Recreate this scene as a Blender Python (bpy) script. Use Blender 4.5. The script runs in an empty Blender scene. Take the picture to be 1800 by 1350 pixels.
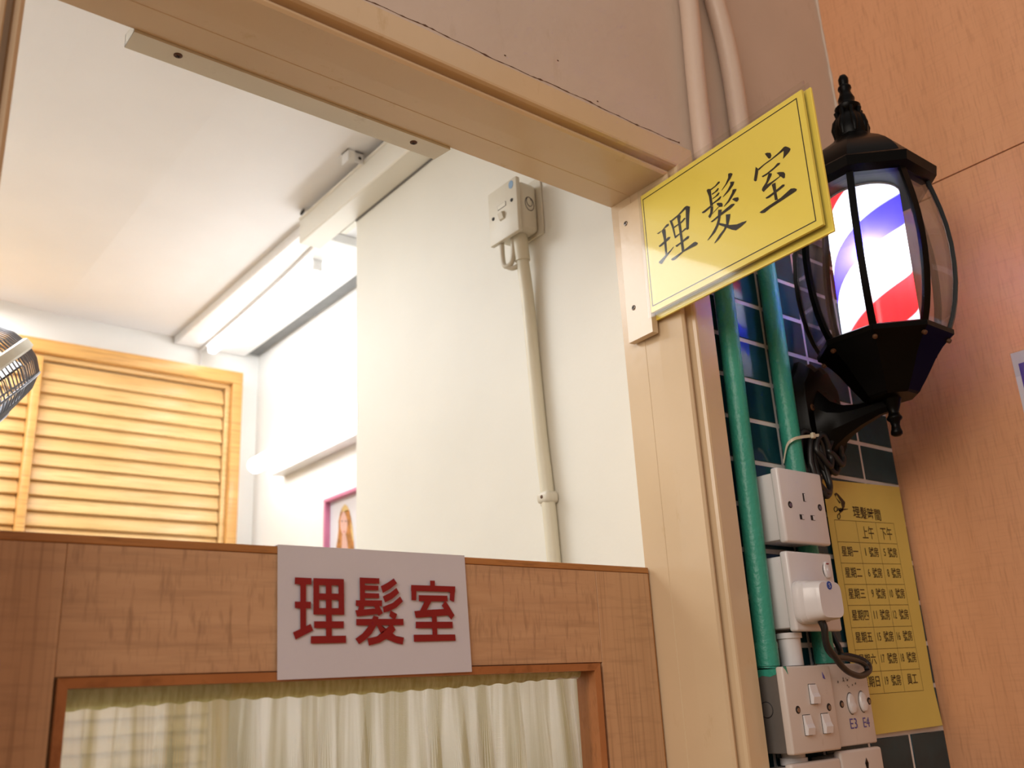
import bpy, bmesh, math, random
from mathutils import Vector, Matrix
R = math.radians
random.seed(7)
C = bpy.context.scene.collection
H = 1.45                      # lens height above the floor; z values below are relative to the lens

# ------------------------------------------------------------------ camera
F_PX = 1652.03
yaw, pit, rol = R(39.26577947), R(18.37349677), R(3.06964567)
fw = Vector((math.sin(yaw)*math.cos(pit), math.cos(yaw)*math.cos(pit), math.sin(pit)))
rt = Vector((math.cos(yaw), -math.sin(yaw), 0)); dn = fw.cross(rt)
rt, dn = rt*math.cos(rol) + dn*math.sin(rol), dn*math.cos(rol) - rt*math.sin(rol)
cam_data = bpy.data.cameras.new('camera'); cam = bpy.data.objects.new('camera', cam_data); C.objects.link(cam)
cam.matrix_world = Matrix(((rt.x, -dn.x, -fw.x, 0), (rt.y, -dn.y, -fw.y, 0), (rt.z, -dn.z, -fw.z, H), (0, 0, 0, 1)))
cam_data.sensor_width = 36; cam_data.lens = F_PX/1800*36; cam_data.clip_start = .02
cam_data.dof.use_dof = True; cam_data.dof.focus_distance = 1.02; cam_data.dof.aperture_fstop = 6.3
bpy.context.scene.camera = cam

# ------------------------------------------------------------------ world, lights, exposure
sc = bpy.context.scene
sc.view_settings.view_transform = 'Standard'; sc.view_settings.look = 'None'
sc.view_settings.exposure = 0.0; sc.view_settings.gamma = 1.0
w = bpy.data.worlds.new('corridor_ambience'); sc.world = w; w.use_nodes = True
wt_ = w.node_tree; tcw = wt_.nodes.new('ShaderNodeTexCoord'); spw = wt_.nodes.new('ShaderNodeSeparateXYZ'); crw = wt_.nodes.new('ShaderNodeValToRGB')
mrw = wt_.nodes.new('ShaderNodeMapRange'); mrw.inputs[1].default_value = -1
wt_.links.new(tcw.outputs['Generated'], spw.inputs[0]); wt_.links.new(spw.outputs[2], mrw.inputs[0]); wt_.links.new(mrw.outputs[0], crw.inputs[0])
crw.color_ramp.elements[0].position = .44; crw.color_ramp.elements[0].color = (.62, .36, .15, 1)      # warm floor of the corridor
crw.color_ramp.elements[1].position = .64; crw.color_ramp.elements[1].color = (1.0, .94, .88, 1)
wt_.links.new(crw.outputs[0], wt_.nodes['Background'].inputs[0])
wt_.nodes['Background'].inputs[1].default_value = .44
def area(name, loc, to, sx, sy, power, col):
    d = bpy.data.lights.new(name, 'AREA'); d.shape = 'RECTANGLE'; d.size = sx; d.size_y = sy
    d.energy = power; d.color = col
    o = bpy.data.objects.new(name, d); C.objects.link(o); o.location = Vector(loc) + Vector((0, 0, H))
    o.rotation_euler = (Vector(to) - Vector(loc)).to_track_quat('-Z', 'Y').to_euler(); return o
area('corridor_light', (-1.5, -.35, 1.05), (1.1, .1, .2), 1.6, 1.2, 34, (1.0, .89, .78))
area('room_fill_light', (.05, 1.9, .99), (.05, 1.9, 0), .7, 1.0, 17, (.96, .985, 1.0))  # added fill that brightens the inner room, no fitting seen there
TUBE = 10.5                    # emission of the fluorescent tubes

# ------------------------------------------------------------------ pixel ray onto a plane of the place (1800 x 1350)
def ray(x, y): return rt*((x-900)/F_PX) + dn*((y-675)/F_PX) + fw
def onX(x, y, X): d = ray(x, y); return d*(X/d.x)
def onY(x, y, Y): d = ray(x, y); return d*(Y/d.y)

# ------------------------------------------------------------------ materials
def new_mat(name):
    m = bpy.data.materials.new(name); m.use_nodes = True; nt = m.node_tree
    return m, nt, nt.nodes['Principled BSDF']
def setp(b, **k):
    for n, v in k.items(): b.inputs[n.replace('_', ' ')].default_value = v
def col4(c): return (c[0], c[1], c[2], 1)
def mix_rgb(nt, fac, a, b):
    n = nt.nodes.new('ShaderNodeMix'); n.data_type = 'RGBA'
    for s, v in ((0, fac), (6, a), (7, b)):
        if hasattr(v, 'is_linked'): nt.links.new(v, n.inputs[s])
        else: n.inputs[s].default_value = v if s == 0 else col4(v)
    return n.outputs[2]
def obj_noise(nt, scale, nscale=1.0, detail=3, rough=.5, kind='Object'):
    tc = nt.nodes.new('ShaderNodeTexCoord'); mp = nt.nodes.new('ShaderNodeMapping')
    mp.inputs['Scale'].default_value = scale
    nt.links.new(tc.outputs[kind], mp.inputs[0])
    n = nt.nodes.new('ShaderNodeTexNoise'); n.inputs['Scale'].default_value = nscale
    n.inputs['Detail'].default_value = detail; n.inputs['Roughness'].default_value = rough
    nt.links.new(mp.outputs[0], n.inputs['Vector']); return n.outputs[0]
def ramp(nt, src, lo, hi):
    n = nt.nodes.new('ShaderNodeMapRange'); nt.links.new(src, n.inputs[0])
    n.inputs[1].default_value = lo; n.inputs[2].default_value = hi; return n.outputs[0]
def bump(nt, b, src, strength, dist=.002):
    n = nt.nodes.new('ShaderNodeBump'); n.inputs['Strength'].default_value = strength
    n.inputs['Distance'].default_value = dist
    nt.links.new(src, n.inputs['Height']); nt.links.new(n.outputs[0], b.inputs['Normal'])
def plain(name, c, rough=.5, metal=0, spec=.5, coat=0, vary=.06, vs=30):
    m, nt, b = new_mat(name)
    n = obj_noise(nt, (vs,)*3)
    nt.links.new(mix_rgb(nt, ramp(nt, n, .35, .65), [x*(1-vary) for x in c], [min(1, x*(1+vary)) for x in c]), b.inputs['Base Color'])
    setp(b, Roughness=rough, Metallic=metal, Coat_Weight=coat); b.inputs['Specular IOR Level'].default_value = spec
    return m
def paint(name, c, rough=.35, bs=.25, bscale=160, vary=.05, stain=None):
    m, nt, b = new_mat(name)
    n = obj_noise(nt, (6,)*3, detail=5)
    src = mix_rgb(nt, ramp(nt, n, .3, .7), [x*(1-vary) for x in c], [min(1, x*(1+vary)) for x in c])
    if stain:
        s = obj_noise(nt, (25, 25, 9), detail=6, rough=.7)
        src = mix_rgb(nt, ramp(nt, s, .62, .78), src, stain)
    nt.links.new(src, b.inputs['Base Color'])
    setp(b, Roughness=rough)
    bump(nt, b, obj_noise(nt, (bscale,)*3, detail=4), bs)
    return m
def wood(name, light, dark, across, along, rough=.4, fleck=None, fl=.5, coat=.0, lines=.8):
    """veneer: grain runs along the axis whose scale is smallest"""
    m, nt, b = new_mat(name)
    a = obj_noise(nt, along, detail=4, rough=.6)
    base = mix_rgb(nt, ramp(nt, a, .3, .7), dark, light)
    f = obj_noise(nt, across, detail=2, rough=.6)
    base = mix_rgb(nt, ramp(nt, f, .52, .72), base, [x*lines for x in dark])
    if fleck:
        g = obj_noise(nt, fleck, detail=3, rough=.6)
        mlt = nt.nodes.new('ShaderNodeMath'); mlt.operation = 'MULTIPLY'; mlt.inputs[1].default_value = fl
        nt.links.new(ramp(nt, g, .5, .72), mlt.inputs[0])
        base = mix_rgb(nt, mlt.outputs[0], base, [x*.62 for x in dark])
    nt.links.new(base, b.inputs['Base Color']); setp(b, Roughness=rough, Coat_Weight=coat)
    return m
def emis(name, c, s):
    m, nt, b = new_mat(name); setp(b, Base_Color=(.9, .9, .9, 1), Emission_Color=col4(c), Emission_Strength=s); return m
def clear(name, tint=(.93, .95, .96), gloss=.9, base=.05, rough=.02, power=3.0):
    """thin clear sheet: mostly lets light through, mirrors more at grazing angles"""
    m = bpy.data.materials.new(name); m.use_nodes = True; nt = m.node_tree; nt.nodes.clear()
    out = nt.nodes.new('ShaderNodeOutputMaterial'); mx = nt.nodes.new('ShaderNodeMixShader')
    t = nt.nodes.new('ShaderNodeBsdfTransparent'); t.inputs[0].default_value = col4(tint)
    g = nt.nodes.new('ShaderNodeBsdfGlossy'); g.inputs['Roughness'].default_value = rough
    lw = nt.nodes.new('ShaderNodeLayerWeight'); lw.inputs[0].default_value = .5
    p = nt.nodes.new('ShaderNodeMath'); p.operation = 'POWER'; p.inputs[1].default_value = power
    nt.links.new(lw.outputs['Facing'], p.inputs[0])
    mr = nt.nodes.new('ShaderNodeMapRange'); mr.inputs[3].default_value = base; mr.inputs[4].default_value = gloss
    nt.links.new(p.outputs[0], mr.inputs[0])
    nt.links.new(mr.outputs[0], mx.inputs[0]); nt.links.new(t.outputs[0], mx.inputs[1]); nt.links.new(g.outputs[0], mx.inputs[2])
    nt.links.new(mx.outputs[0], out.inputs[0]); return m

M = {}
M['frame'] = paint('cream gloss paint', (.66, .50, .32), .2, .10, 70, .05, (.55, .38, .2))
M['plaster'] = paint('cream emulsion plaster', (.60, .49, .41), .4, .25, 60, .05, (.53, .42, .33))
M['inner'] = paint('off white wall paint', (.81, .79, .71), .5, .12, 90, .02)
M['white_wall'] = paint('white wall paint', (.84, .83, .80), .55, .1, 90, .02)
M['ceil'] = paint('white ceiling paint', (.86, .855, .865), .6, .1, 60, .02)
M['gap_shade'] = plain('grey gap shade', (.19, .19, .19), .6)  # shade along gaps, put into the colour
M['floor'] = plain('warm brown floor tile', (.50, .30, .12), .4)
M['floor_pale'] = plain('pale floor tile', (.72, .60, .44), .35)
M['veneer_wall'] = wood('orange maple veneer', (.73, .375, .205), (.66, .325, .17), (1, 330, 26), (1, 18, .6), .36, (1, 22, 300), .16, lines=.90)
M['veneer_rail'] = wood('figured maple veneer', (.62, .37, .205), (.53, .30, .16), (190, 1, 34), (10, 1, 70), .42, (7, 1, 105), .5, lines=.78)
M['veneer_stile'] = wood('straight maple veneer', (.62, .37, .205), (.54, .305, .16), (260, 1, 6), (26, 1, 1.5), .42, (14, 1, 105), .42, lines=.8)
M['edging'] = wood('brown hardwood edging', (.50, .22, .065), (.40, .165, .045), (40, 300, 300), (7, 90, 90), .45)
M['bead'] = wood('reddish glazing bead wood', (.46, .185, .065), (.36, .13, .042), (60, 200, 60), (15, 50, 15), .35)
M['louvre'] = wood('yellow pine', (.82, .54, .24), (.72, .43, .16), (9, 120, 220), (2, 20, 45), .35)
M['louvre_frame'] = wood('orange pine', (.74, .41, .13), (.62, .31, .085), (9, 120, 200), (3, 20, 40), .35)
M['tile'] = plain('dark teal glazed tile', (.010, .048, .068), .10, vary=.25, vs=14, spec=.35)
M['grout'] = plain('pale grout', (.72, .68, .68), .8)
M['green'] = paint('jade green gloss paint', (.035, .30, .215), .38, .5, 180, .1)
M['cream_pipe'] = paint('cream painted conduit', (.60, .46, .37), .38, .3, 120, .05)
M['inner_pipe'] = paint('ivory painted conduit', (.72, .68, .54), .4, .2, 120, .04)
M['ivory'] = paint('aged ivory plastic', (.70, .66, .55), .4, .2, 90, .07, (.5, .45, .36))
M['pvc'] = plain('white moulded plastic', (.69, .66, .67), .22, vary=.02)
M['pvc_old'] = paint('grubby white plastic', (.62, .55, .51), .33, .1, 90, .05, (.40, .32, .27))
M['white_metal'] = plain('white enamelled steel', (.86, .86, .86), .35, vary=.02)
M['trunking'] = paint('ivory plastic trunking', (.82, .80, .72), .4, .06, 50, .02)
M['steel'] = plain('dull screw steel', (.33, .30, .28), .35, metal=1)
M['rust'] = plain('rusty screw', (.10, .04, .015), .6)
M['dark'] = plain('dark slot', (.012, .01, .01), .7)
M['black'] = plain('black enamelled cast metal', (.002, .0017, .0016), .32, vary=.2, spec=.10)
M['cord'] = plain('black rubber cord', (.012, .011, .011), .42)
M['grey_box'] = paint('stained grey metal box', (.13, .115, .105), .55, .3, 60, .2, (.06, .05, .045))
M['yellow'] = plain('yellow printed sheet', (.90, .73, .13), .35, vary=.015, vs=8)
M['yellow_paper'] = plain('yellow paper', (.68, .54, .135), .65, vary=.03, vs=12)
M['paper'] = plain('white card', (.63, .61, .67), .5, vary=.01)
M['ink'] = plain('black ink', (.012, .008, .005), .5)
M['ink_brown'] = plain('brown black ink', (.045, .025, .008), .6)
M['red_ink'] = plain('dark red ink', (.25, .004, .006), .45)
M['biro'] = plain('blue pen ink', (.10, .08, .30), .6)
M['blue'] = plain('blue label', (.02, .07, .36), .4)
M['pale_blue'] = plain('faded blue sticker', (.20, .33, .50), .5)
M['violet'] = plain('violet blue print', (.09, .05, .33), .3)
M['acrylic'] = clear('clear acrylic', (.96, .96, .95), .55, .018, .06, 4.0)
M['glass'] = clear('clear curved glass', (.92, .95, .97), .6, .04, .03, 3.0)
M['door_glass'] = clear('clear window glass', (.95, .96, .95), .9, .04, .01)
M['pink'] = plain('pink frame', (.62, .20, .33), .4)
M['photo_bg'] = plain('pale photo ground', (.72, .71, .74), .35, vary=.02)
M['hair'] = plain('ginger hair print', (.46, .19, .055), .4, vary=.35, vs=60)
M['blonde'] = plain('blonde hair print', (.72, .52, .22), .4)
M['skin'] = plain('skin print', (.68, .42, .36), .4)
M['lash'] = plain('dark eye print', (.12, .07, .07), .4)
M['lip'] = plain('lip print', (.55, .18, .18), .4)
M['tube'] = emis('lit fluorescent tube', (.95, .98, 1.0), TUBE)
M['wire'] = plain('chromed wire', (.26, .27, .31), .35, metal=.9)
M['fan_rim'] = plain('ivory fan rim', (.80, .77, .66), .4)
M['fan_blade'] = plain('grey plastic fan blade', (.25, .27, .30), .3)
M['tie'] = plain('nylon cable tie', (.62, .55, .42), .35)

# sheer curtain: open weave, lets light and some view through
def sheer():
    m = bpy.data.materials.new('sheer cream curtain'); m.use_nodes = True; nt = m.node_tree; nt.nodes.clear()
    out = nt.nodes.new('ShaderNodeOutputMaterial')
    d = nt.nodes.new('ShaderNodeBsdfDiffuse'); tl = nt.nodes.new('ShaderNodeBsdfTranslucent')
    tp = nt.nodes.new('ShaderNodeBsdfTransparent')
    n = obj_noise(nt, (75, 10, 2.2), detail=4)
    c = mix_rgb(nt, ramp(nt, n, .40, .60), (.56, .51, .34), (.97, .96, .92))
    nt.links.new(c, d.inputs[0]); nt.links.new(c, tl.inputs[0])
    m1 = nt.nodes.new('ShaderNodeMixShader'); m1.inputs[0].default_value = .5
    nt.links.new(d.outputs[0], m1.inputs[1]); nt.links.new(tl.outputs[0], m1.inputs[2])
    tc = nt.nodes.new('ShaderNodeTexCoord'); sp = nt.nodes.new('ShaderNodeSeparateXYZ')
    nt.links.new(tc.outputs['UV'], sp.inputs[0])
    prev = None
    for k, f in ((0, 900.0), (1, 900.0)):
        s = nt.nodes.new('ShaderNodeMath'); s.operation = 'MULTIPLY'; s.inputs[1].default_value = f*math.pi*2
        nt.links.new(sp.outputs[k], s.inputs[0])
        q = nt.nodes.new('ShaderNodeMath'); q.operation = 'SINE'; nt.links.new(s.outputs[0], q.inputs[0])
        g = nt.nodes.new('ShaderNodeMath'); g.operation = 'GREATER_THAN'; g.inputs[1].default_value = .25
        nt.links.new(q.outputs[0], g.inputs[0])
        if prev is None: prev = g.outputs[0]
        else:
            a = nt.nodes.new('ShaderNodeMath'); a.operation = 'MULTIPLY'
            nt.links.new(prev, a.inputs[0]); nt.links.new(g.outputs[0], a.inputs[1]); prev = a.outputs[0]
    m2 = nt.nodes.new('ShaderNodeMixShader'); nt.links.new(prev, m2.inputs[0])
    nt.links.new(m1.outputs[0], m2.inputs[1]); nt.links.new(tp.outputs[0], m2.inputs[2])
    nt.links.new(m2.outputs[0], out.inputs[0]); return m
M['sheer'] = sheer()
def hem():
    m = bpy.data.materials.new('yellowed curtain hem'); m.use_nodes = True; nt = m.node_tree; nt.nodes.clear()
    out = nt.nodes.new('ShaderNodeOutputMaterial')
    d = nt.nodes.new('ShaderNodeBsdfDiffuse'); tl = nt.nodes.new('ShaderNodeBsdfTranslucent')
    n = obj_noise(nt, (260, 60, 60), detail=3)
    c = mix_rgb(nt, ramp(nt, n, .3, .7), (.42, .36, .13), (.60, .53, .26))
    nt.links.new(c, d.inputs[0]); nt.links.new(c, tl.inputs[0])
    m1 = nt.nodes.new('ShaderNodeMixShader'); m1.inputs[0].default_value = .5
    nt.links.new(d.outputs[0], m1.inputs[1]); nt.links.new(tl.outputs[0], m1.inputs[2])
    nt.links.new(m1.outputs[0], out.inputs[0]); return m
M['hem'] = hem()

# lamp sleeve: translucent plastic, red white blue white helix, lit from the bulb inside
def stripes(pitch, z0):
    m = bpy.data.materials.new('striped translucent sleeve'); m.use_nodes = True; nt = m.node_tree; nt.nodes.clear()
    out = nt.nodes.new('ShaderNodeOutputMaterial')
    tc = nt.nodes.new('ShaderNodeTexCoord'); sp = nt.nodes.new('ShaderNodeSeparateXYZ'); nt.links.new(tc.outputs['Object'], sp.inputs[0])
    def mth(op, a, b=None):
        n = nt.nodes.new('ShaderNodeMath'); n.operation = op
        for i, v in enumerate((a, b)):
            if v is None: continue
            if hasattr(v, 'is_linked'): nt.links.new(v, n.inputs[i])
            else: n.inputs[i].default_value = v
        return n.outputs[0]
    ang = mth('DIVIDE', mth('ARCTAN2', sp.outputs[1], sp.outputs[0]), 2*math.pi)
    ph = mth('SUBTRACT', mth('DIVIDE', mth('SUBTRACT', sp.outputs[2], z0), pitch), ang)
    fr = mth('FRACT', mth('ADD', ph, 20.0))
    cr = nt.nodes.new('ShaderNodeValToRGB'); cr.color_ramp.interpolation = 'LINEAR'
    e = cr.color_ramp.elements; W_, B_, R_ = (.95, .95, .97, 1), (.045, .03, .92, 1), (.72, .02, .022, 1)
    stops = [(0, R_), (.228, R_), (.242, W_), (.528, W_), (.542, B_), (.733, B_), (.747, W_), (.988, W_), (1.0, R_)]
    e[0].position, e[0].color = stops[0]; e[1].position, e[1].color = stops[-1]
    for p, c in stops[1:-1]: el = e.new(p); el.color = c
    nt.links.new(fr, cr.inputs[0])
    d = nt.nodes.new('ShaderNodeBsdfDiffuse'); tl = nt.nodes.new('ShaderNodeBsdfTranslucent'); g = nt.nodes.new('ShaderNodeBsdfGlossy')
    g.inputs['Roughness'].default_value = .15
    nt.links.new(cr.outputs[0], d.inputs[0]); nt.links.new(cr.outputs[0], tl.inputs[0])
    m1 = nt.nodes.new('ShaderNodeMixShader'); m1.inputs[0].default_value = .7
    nt.links.new(d.outputs[0], m1.inputs[1]); nt.links.new(tl.outputs[0], m1.inputs[2])
    m2 = nt.nodes.new('ShaderNodeMixShader'); m2.inputs[0].default_value = .05
    nt.links.new(m1.outputs[0], m2.inputs[1]); nt.links.new(g.outputs[0], m2.inputs[2])
    nt.links.new(m2.outputs[0], out.inputs[0]); return m

# ------------------------------------------------------------------ mesh building
class MB:
    def __init__(s): s.v = []; s.f = []; s.uv = None
    def add(s, vs, fs):
        k = len(s.v); s.v += [Vector(p) for p in vs]; s.f += [[i+k for i in f] for f in fs]; return s
    def box(s, lo, hi, bev=0, seg=2, T=None):
        bm = bmesh.new(); bmesh.ops.create_cube(bm, size=1)
        lo, hi = Vector(lo), Vector(hi); c = (lo+hi)/2; d = hi-lo
        for v in bm.verts: v.co = Vector((v.co.x*d.x, v.co.y*d.y, v.co.z*d.z)) + c
        if bev: bmesh.ops.bevel(bm, geom=bm.edges[:], offset=bev, segments=seg, affect='EDGES', profile=.5)
        bm.verts.index_update()
        vs = [T @ v.co if T else v.co.copy() for v in bm.verts]
        s.add(vs, [[v.index for v in f.verts] for f in bm.faces]); bm.free(); return s
    def tube(s, pts, r, n=12, closed=False, cap=True, flat=1.0):
        pts = [Vector(p) for p in pts]; N = len(pts); rr = r if isinstance(r, (list, tuple)) else [r]*N
        vs, fs = [], []; up = None
        for i, p in enumerate(pts):
            if closed: t = pts[(i+1) % N] - pts[i-1]
            else: t = pts[min(i+1, N-1)] - pts[max(i-1, 0)]
            t.normalize()
            if up is None:
                up = Vector((0, 0, 1)) if abs(t.z) < .9 else Vector((1, 0, 0))
            a = (up - t*up.dot(t)).normalized(); up = a; b = t.cross(a)
            for k in range(n):
                th = 2*math.pi*k/n; vs.append(p + a*math.cos(th)*rr[i] + b*math.sin(th)*rr[i]*flat)
        for i in range(N if closed else N-1):
            j = (i+1) % N
            for k in range(n): fs.append([i*n+k, i*n+(k+1) % n, j*n+(k+1) % n, j*n+k])
        if cap and not closed: fs += [list(range(n))[::-1], [(N-1)*n+k for k in range(n)]]
        return s.add(vs, fs)
    def lathe(s, prof, n=24, T=None, a0=0.0, cap=True):
        vs, fs = [], []
        for r, z in prof:
            for k in range(n):
                th = a0 + 2*math.pi*k/n; p = Vector((r*math.cos(th), r*math.sin(th), z)); vs.append(T(p) if T else p)
        for i in range(len(prof)-1):
            for k in range(n): fs.append([i*n+k, i*n+(k+1) % n, (i+1)*n+(k+1) % n, (i+1)*n+k])
        if cap: fs += [list(range(n))[::-1], [(len(prof)-1)*n+k for k in range(n)]]
        return s.add(vs, fs)
    def poly(s, pts): return s.add(pts, [list(range(len(pts)))])
    def prism(s, pts, d):
        """closed outline extruded by the vector d"""
        n = len(pts); pts = [Vector(p) for p in pts]; d = Vector(d)
        return s.add(pts + [p+d for p in pts], [list(range(n))[::-1], [n+k for k in range(n)]] +
                     [[k, (k+1) % n, n+(k+1) % n, n+k] for k in range(n)])
def world_of(o):
    p = Vector((0, 0, 0))
    while o: p += o.location; o = o.parent
    return p
def obj(name, mb, mat, parent=None, smooth=None, loc=None, fixn=True):
    me = bpy.data.meshes.new(name); o = bpy.data.objects.new(name, me); C.objects.link(o)
    if parent: o.parent = parent; base = world_of(parent)
    else:
        base = Vector(loc) + Vector((0, 0, H)) if loc is not None else Vector((0, 0, H)); o.location = base
    bm = bmesh.new()
    vs = [bm.verts.new(p + Vector((0, 0, H)) - base) for p in mb.v]
    uvl = bm.loops.layers.uv.new('UVMap') if mb.uv else None
    for f in mb.f:
        try: fc = bm.faces.new([vs[i] for i in f])
        except ValueError: continue
        if uvl:
            for lp, i in zip(fc.loops, f): lp[uvl].uv = mb.uv[i]
    if fixn: bmesh.ops.recalc_face_normals(bm, faces=bm.faces[:])
    big = [f for f in bm.faces if len(f.verts) > 4]
    if big: bmesh.ops.triangulate(bm, faces=big, ngon_method='EAR_CLIP')
    bm.to_mesh(me); bm.free(); me.materials.append(M[mat] if isinstance(mat, str) else mat)
    if smooth:
        me.polygons.foreach_set('use_smooth', [True]*len(me.polygons)); me.set_sharp_from_angle(angle=R(smooth))
    me.update(); return o
def tag(o, label, cat, group=None, kind=None):
    o['label'] = label; o['category'] = cat
    if group: o['group'] = group
    if kind: o['kind'] = kind
    return o
def thing(name, loc, label, cat, group=None):
    o = bpy.data.objects.new(name, None); o.empty_display_size = .02; C.objects.link(o)
    o.location = Vector(loc) + Vector((0, 0, H)); return tag(o, label, cat, group)
def struct(name, mb, mat, smooth=None, label=None):
    o = obj(name, mb, mat, None, smooth); o['kind'] = 'structure'
    if label: o['label'] = label; o['category'] = name.split('_')[0]
    return o
def frame_map(o, u, v):
    o, u, v = Vector(o), Vector(u).normalized(), Vector(v).normalized()
    return lambda a, b: o + u*a + v*b
def text_polys(mb, s, put, cx, cy, wid, hei, bold=0.0):
    """lettering set to fill wid x hei around (cx, cy) in the sheet's own axes"""
    cu = bpy.data.curves.new('lettering', 'FONT'); cu.body = s; cu.size = 1; cu.offset = bold; cu.resolution_u = 4
    o = bpy.data.objects.new('lettering', cu); C.objects.link(o); bpy.context.view_layer.update()
    me = o.evaluated_get(bpy.context.evaluated_depsgraph_get()).to_mesh()
    vs = [v.co.copy() for v in me.vertices]; fs = [list(p.vertices) for p in me.polygons]
    o.to_mesh_clear() if hasattr(o, 'to_mesh_clear') else None
    bpy.data.objects.remove(o); bpy.data.curves.remove(cu)
    if not vs: return
    x0, x1 = min(v.x for v in vs), max(v.x for v in vs); y0, y1 = min(v.y for v in vs), max(v.y for v in vs)
    sx = wid/(x1-x0) if wid else hei/(y1-y0); sy = hei/(y1-y0) if hei else sx
    mb.add([put(cx + (v.x-(x0+x1)/2)*sx, cy + (v.y-(y0+y1)/2)*sy) for v in vs], fs)

# ------------------------------------------------------------------ the setting
YT, XW = .68, 1.2531           # tile face, veneered wall
ZT = .605                      # top of the tiling
XR, XL, YB, ZC, XI, YC = .802, .0935, 2.4753, 1.0, .84, 1.4932
struct('floor', MB().box((-1.6, -1.6, -1.5), (1.6, .757, -H)), 'floor')
struct('floor_inner', MB().box((-.7, .7572, -1.5), (1.2, 2.6, -H+.002)), 'floor_pale')
# front wall: tiled part to the right of the door, plaster above
b = MB().box((.846, YT, -H), (XW+.1, .76, ZT)); wf = struct('wall_front', b, 'grout')
b = MB()
zrow = .2535; px_, pz_ = .0917, .0535; g = .0028
for i in range(-1, 5):
    for k in range(-33, 8):
        x0, x1 = .892+px_*(i-0)-px_*0 + g, .892+px_*(i+1) - g; z0, z1 = zrow+pz_*k + g, zrow+pz_*(k+1) - g
        x0, x1, z1 = max(x0, .8505), min(x1, XW-.0015), min(z1, ZT-.001)
        z0 = max(z0, -H)
        if x1-x0 < .004 or z1-z0 < .004: continue
        b.box((x0, YT-.0012, z0), (x1, YT+.002, z1), .0006, 1)
obj('tiles', b, 'tile', wf, 40)['label'] = 'dark teal glazed wall tiles'
wt = struct('wall_front_upper', MB().box((-1.6, .668, .60), (.8, .76, 1.5)).box((.8, .668, ZT), (XW+.1, .76, 1.5)), 'plaster')
b = MB(); rk_ = random.Random(5); up_, lo_ = [], []
for k in range(120):
    x = .30 + .545*k/119; z = .6618 + .0009*math.sin(x*31)+.0005*math.sin(x*113); h_ = max(.00012, rk_.gauss(.0003, .00025)) if k % 17 else .0014
    up_.append((x, .6676, z+h_)); lo_.append((x, .6676, z-h_*.6))
for k in range(119): b.prism([lo_[k], lo_[k+1], up_[k+1], up_[k]], (0, .0006, 0))
for x, z in ((.70, .668), (.765, .655), (.64, .70), (.56, .672)): b.box((x, .6675, z), (x+.0022, .6683, z+.0012))
obj('paint_crack', b, 'rust', wt)['label'] = 'dark crack along the top of the door frame'
struct('wall_front_left', MB().box((-1.6, .668, -H), (.05, .76, .5999)), 'plaster')
# veneered wall: two boards with a dark joint
b = MB(); YJ = onX(1645, 325, XW); zj = (onX(1645, 325, XW).z + onX(1800, 245, XW).z)/2
b.box((XW, -1.5, -H), (XW+.02, YT+.02, zj-.0008), .0006, 1).box((XW, -1.5, zj+.0008), (XW+.02, YT+.02, 1.5), .0006, 1)
wr = struct('wall_right', b, 'veneer_wall')
obj('joint_backing', MB().box((XW+.004, -1.5, zj-.01), (XW+.03, YT+.02, zj+.01)), 'dark', wr)
obj('paint_edge', MB().tube([(XW-.0005+random.uniform(-.0006, .0006), .667, ZT+.012*k) for k in range(70)], [.0022+random.uniform(-.0008, .0012) for k in range(70)], 6), 'plaster', wr, 60)
# inner room
struct('wall_inner', MB().box((XI, .757, -H), (1.12, YC, ZC+.1)), 'inner')
struct('wall_recess', MB().box((1.066, YC-.02, -H), (1.16, YB+.1, ZC+.1)), 'white_wall')
struct('wall_back', MB().box((-.6, YB, -H), (1.16, YB+.08, ZC+.1)), 'white_wall')
struct('wall_left', MB().box((-.68, .757, -H), (-.6, YB+.08, ZC+.1)), 'white_wall')
b = MB(); prof = [(-.7, 1.022), (.22, 1.022), (.27, 1.0205), (.32, 1.0165), (.505, 1.0), (.512, 1.0), (1.2, 1.0)]  # shallow fold shaped so that a band of the ceiling turns darker
pts = [(x, z) for x, z in prof]; n = len(pts)
vs = [(x, y, z) for y in (.75, YB+.05) for x, z in pts] + [(x, y, 1.12) for y in (.75, YB+.05) for x, z in pts]
fs = [[i, i+1, n+i+1, n+i] for i in range(n-1)] + [[2*n+i, 2*n+i+1, 3*n+i+1, 3*n+i] for i in range(n-1)]
fs += [[i, i+1, 2*n+i+1, 2*n+i] for i in range(n-1)] + [[n+i, n+i+1, 3*n+i+1, 3*n+i] for i in range(n-1)]
struct('ceiling', b.add(vs, fs), 'ceil')
struct('shade_strip', MB().box((1.022, YC+.004, ZC-.012), (1.0655, YB-.001, ZC+.002), .002), 'gap_shade')  # grey strip painted in for the shade between batten light and wall

# door frame: one moulded profile swept up the left jamb, across the head and down the right jamb
prof = [(-.0005, .757), (-.0005, .7225), (0, .7220), (0, .7000), (.0016, .6640), (.0046, .6620), (.0080, .6632), (.0088, .670),
        (.0128, .670), (.0140, .6585), (.0156, .6552), (.0180, .6545), (.0470, .6545), (.0485, .6560), (.0488, .668), (.0488, .757)]
zh = .5985; path = [lambda d: (XL-d, -H), lambda d: (XL-d, zh+d), lambda d: (XR+d, zh+d), lambda d: (XR+d, -H)]
vs = []; n = len(prof)
for fn in path:
    for d, y in prof: x, z = fn(d); vs.append((x, y, z))
fs = [[i*n+k, i*n+(k+1) % n, (i+1)*n+(k+1) % n, (i+1)*n+k] for i in range(3) for k in range(n)]
struct('trim_1', MB().add(vs, fs), 'frame')

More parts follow.
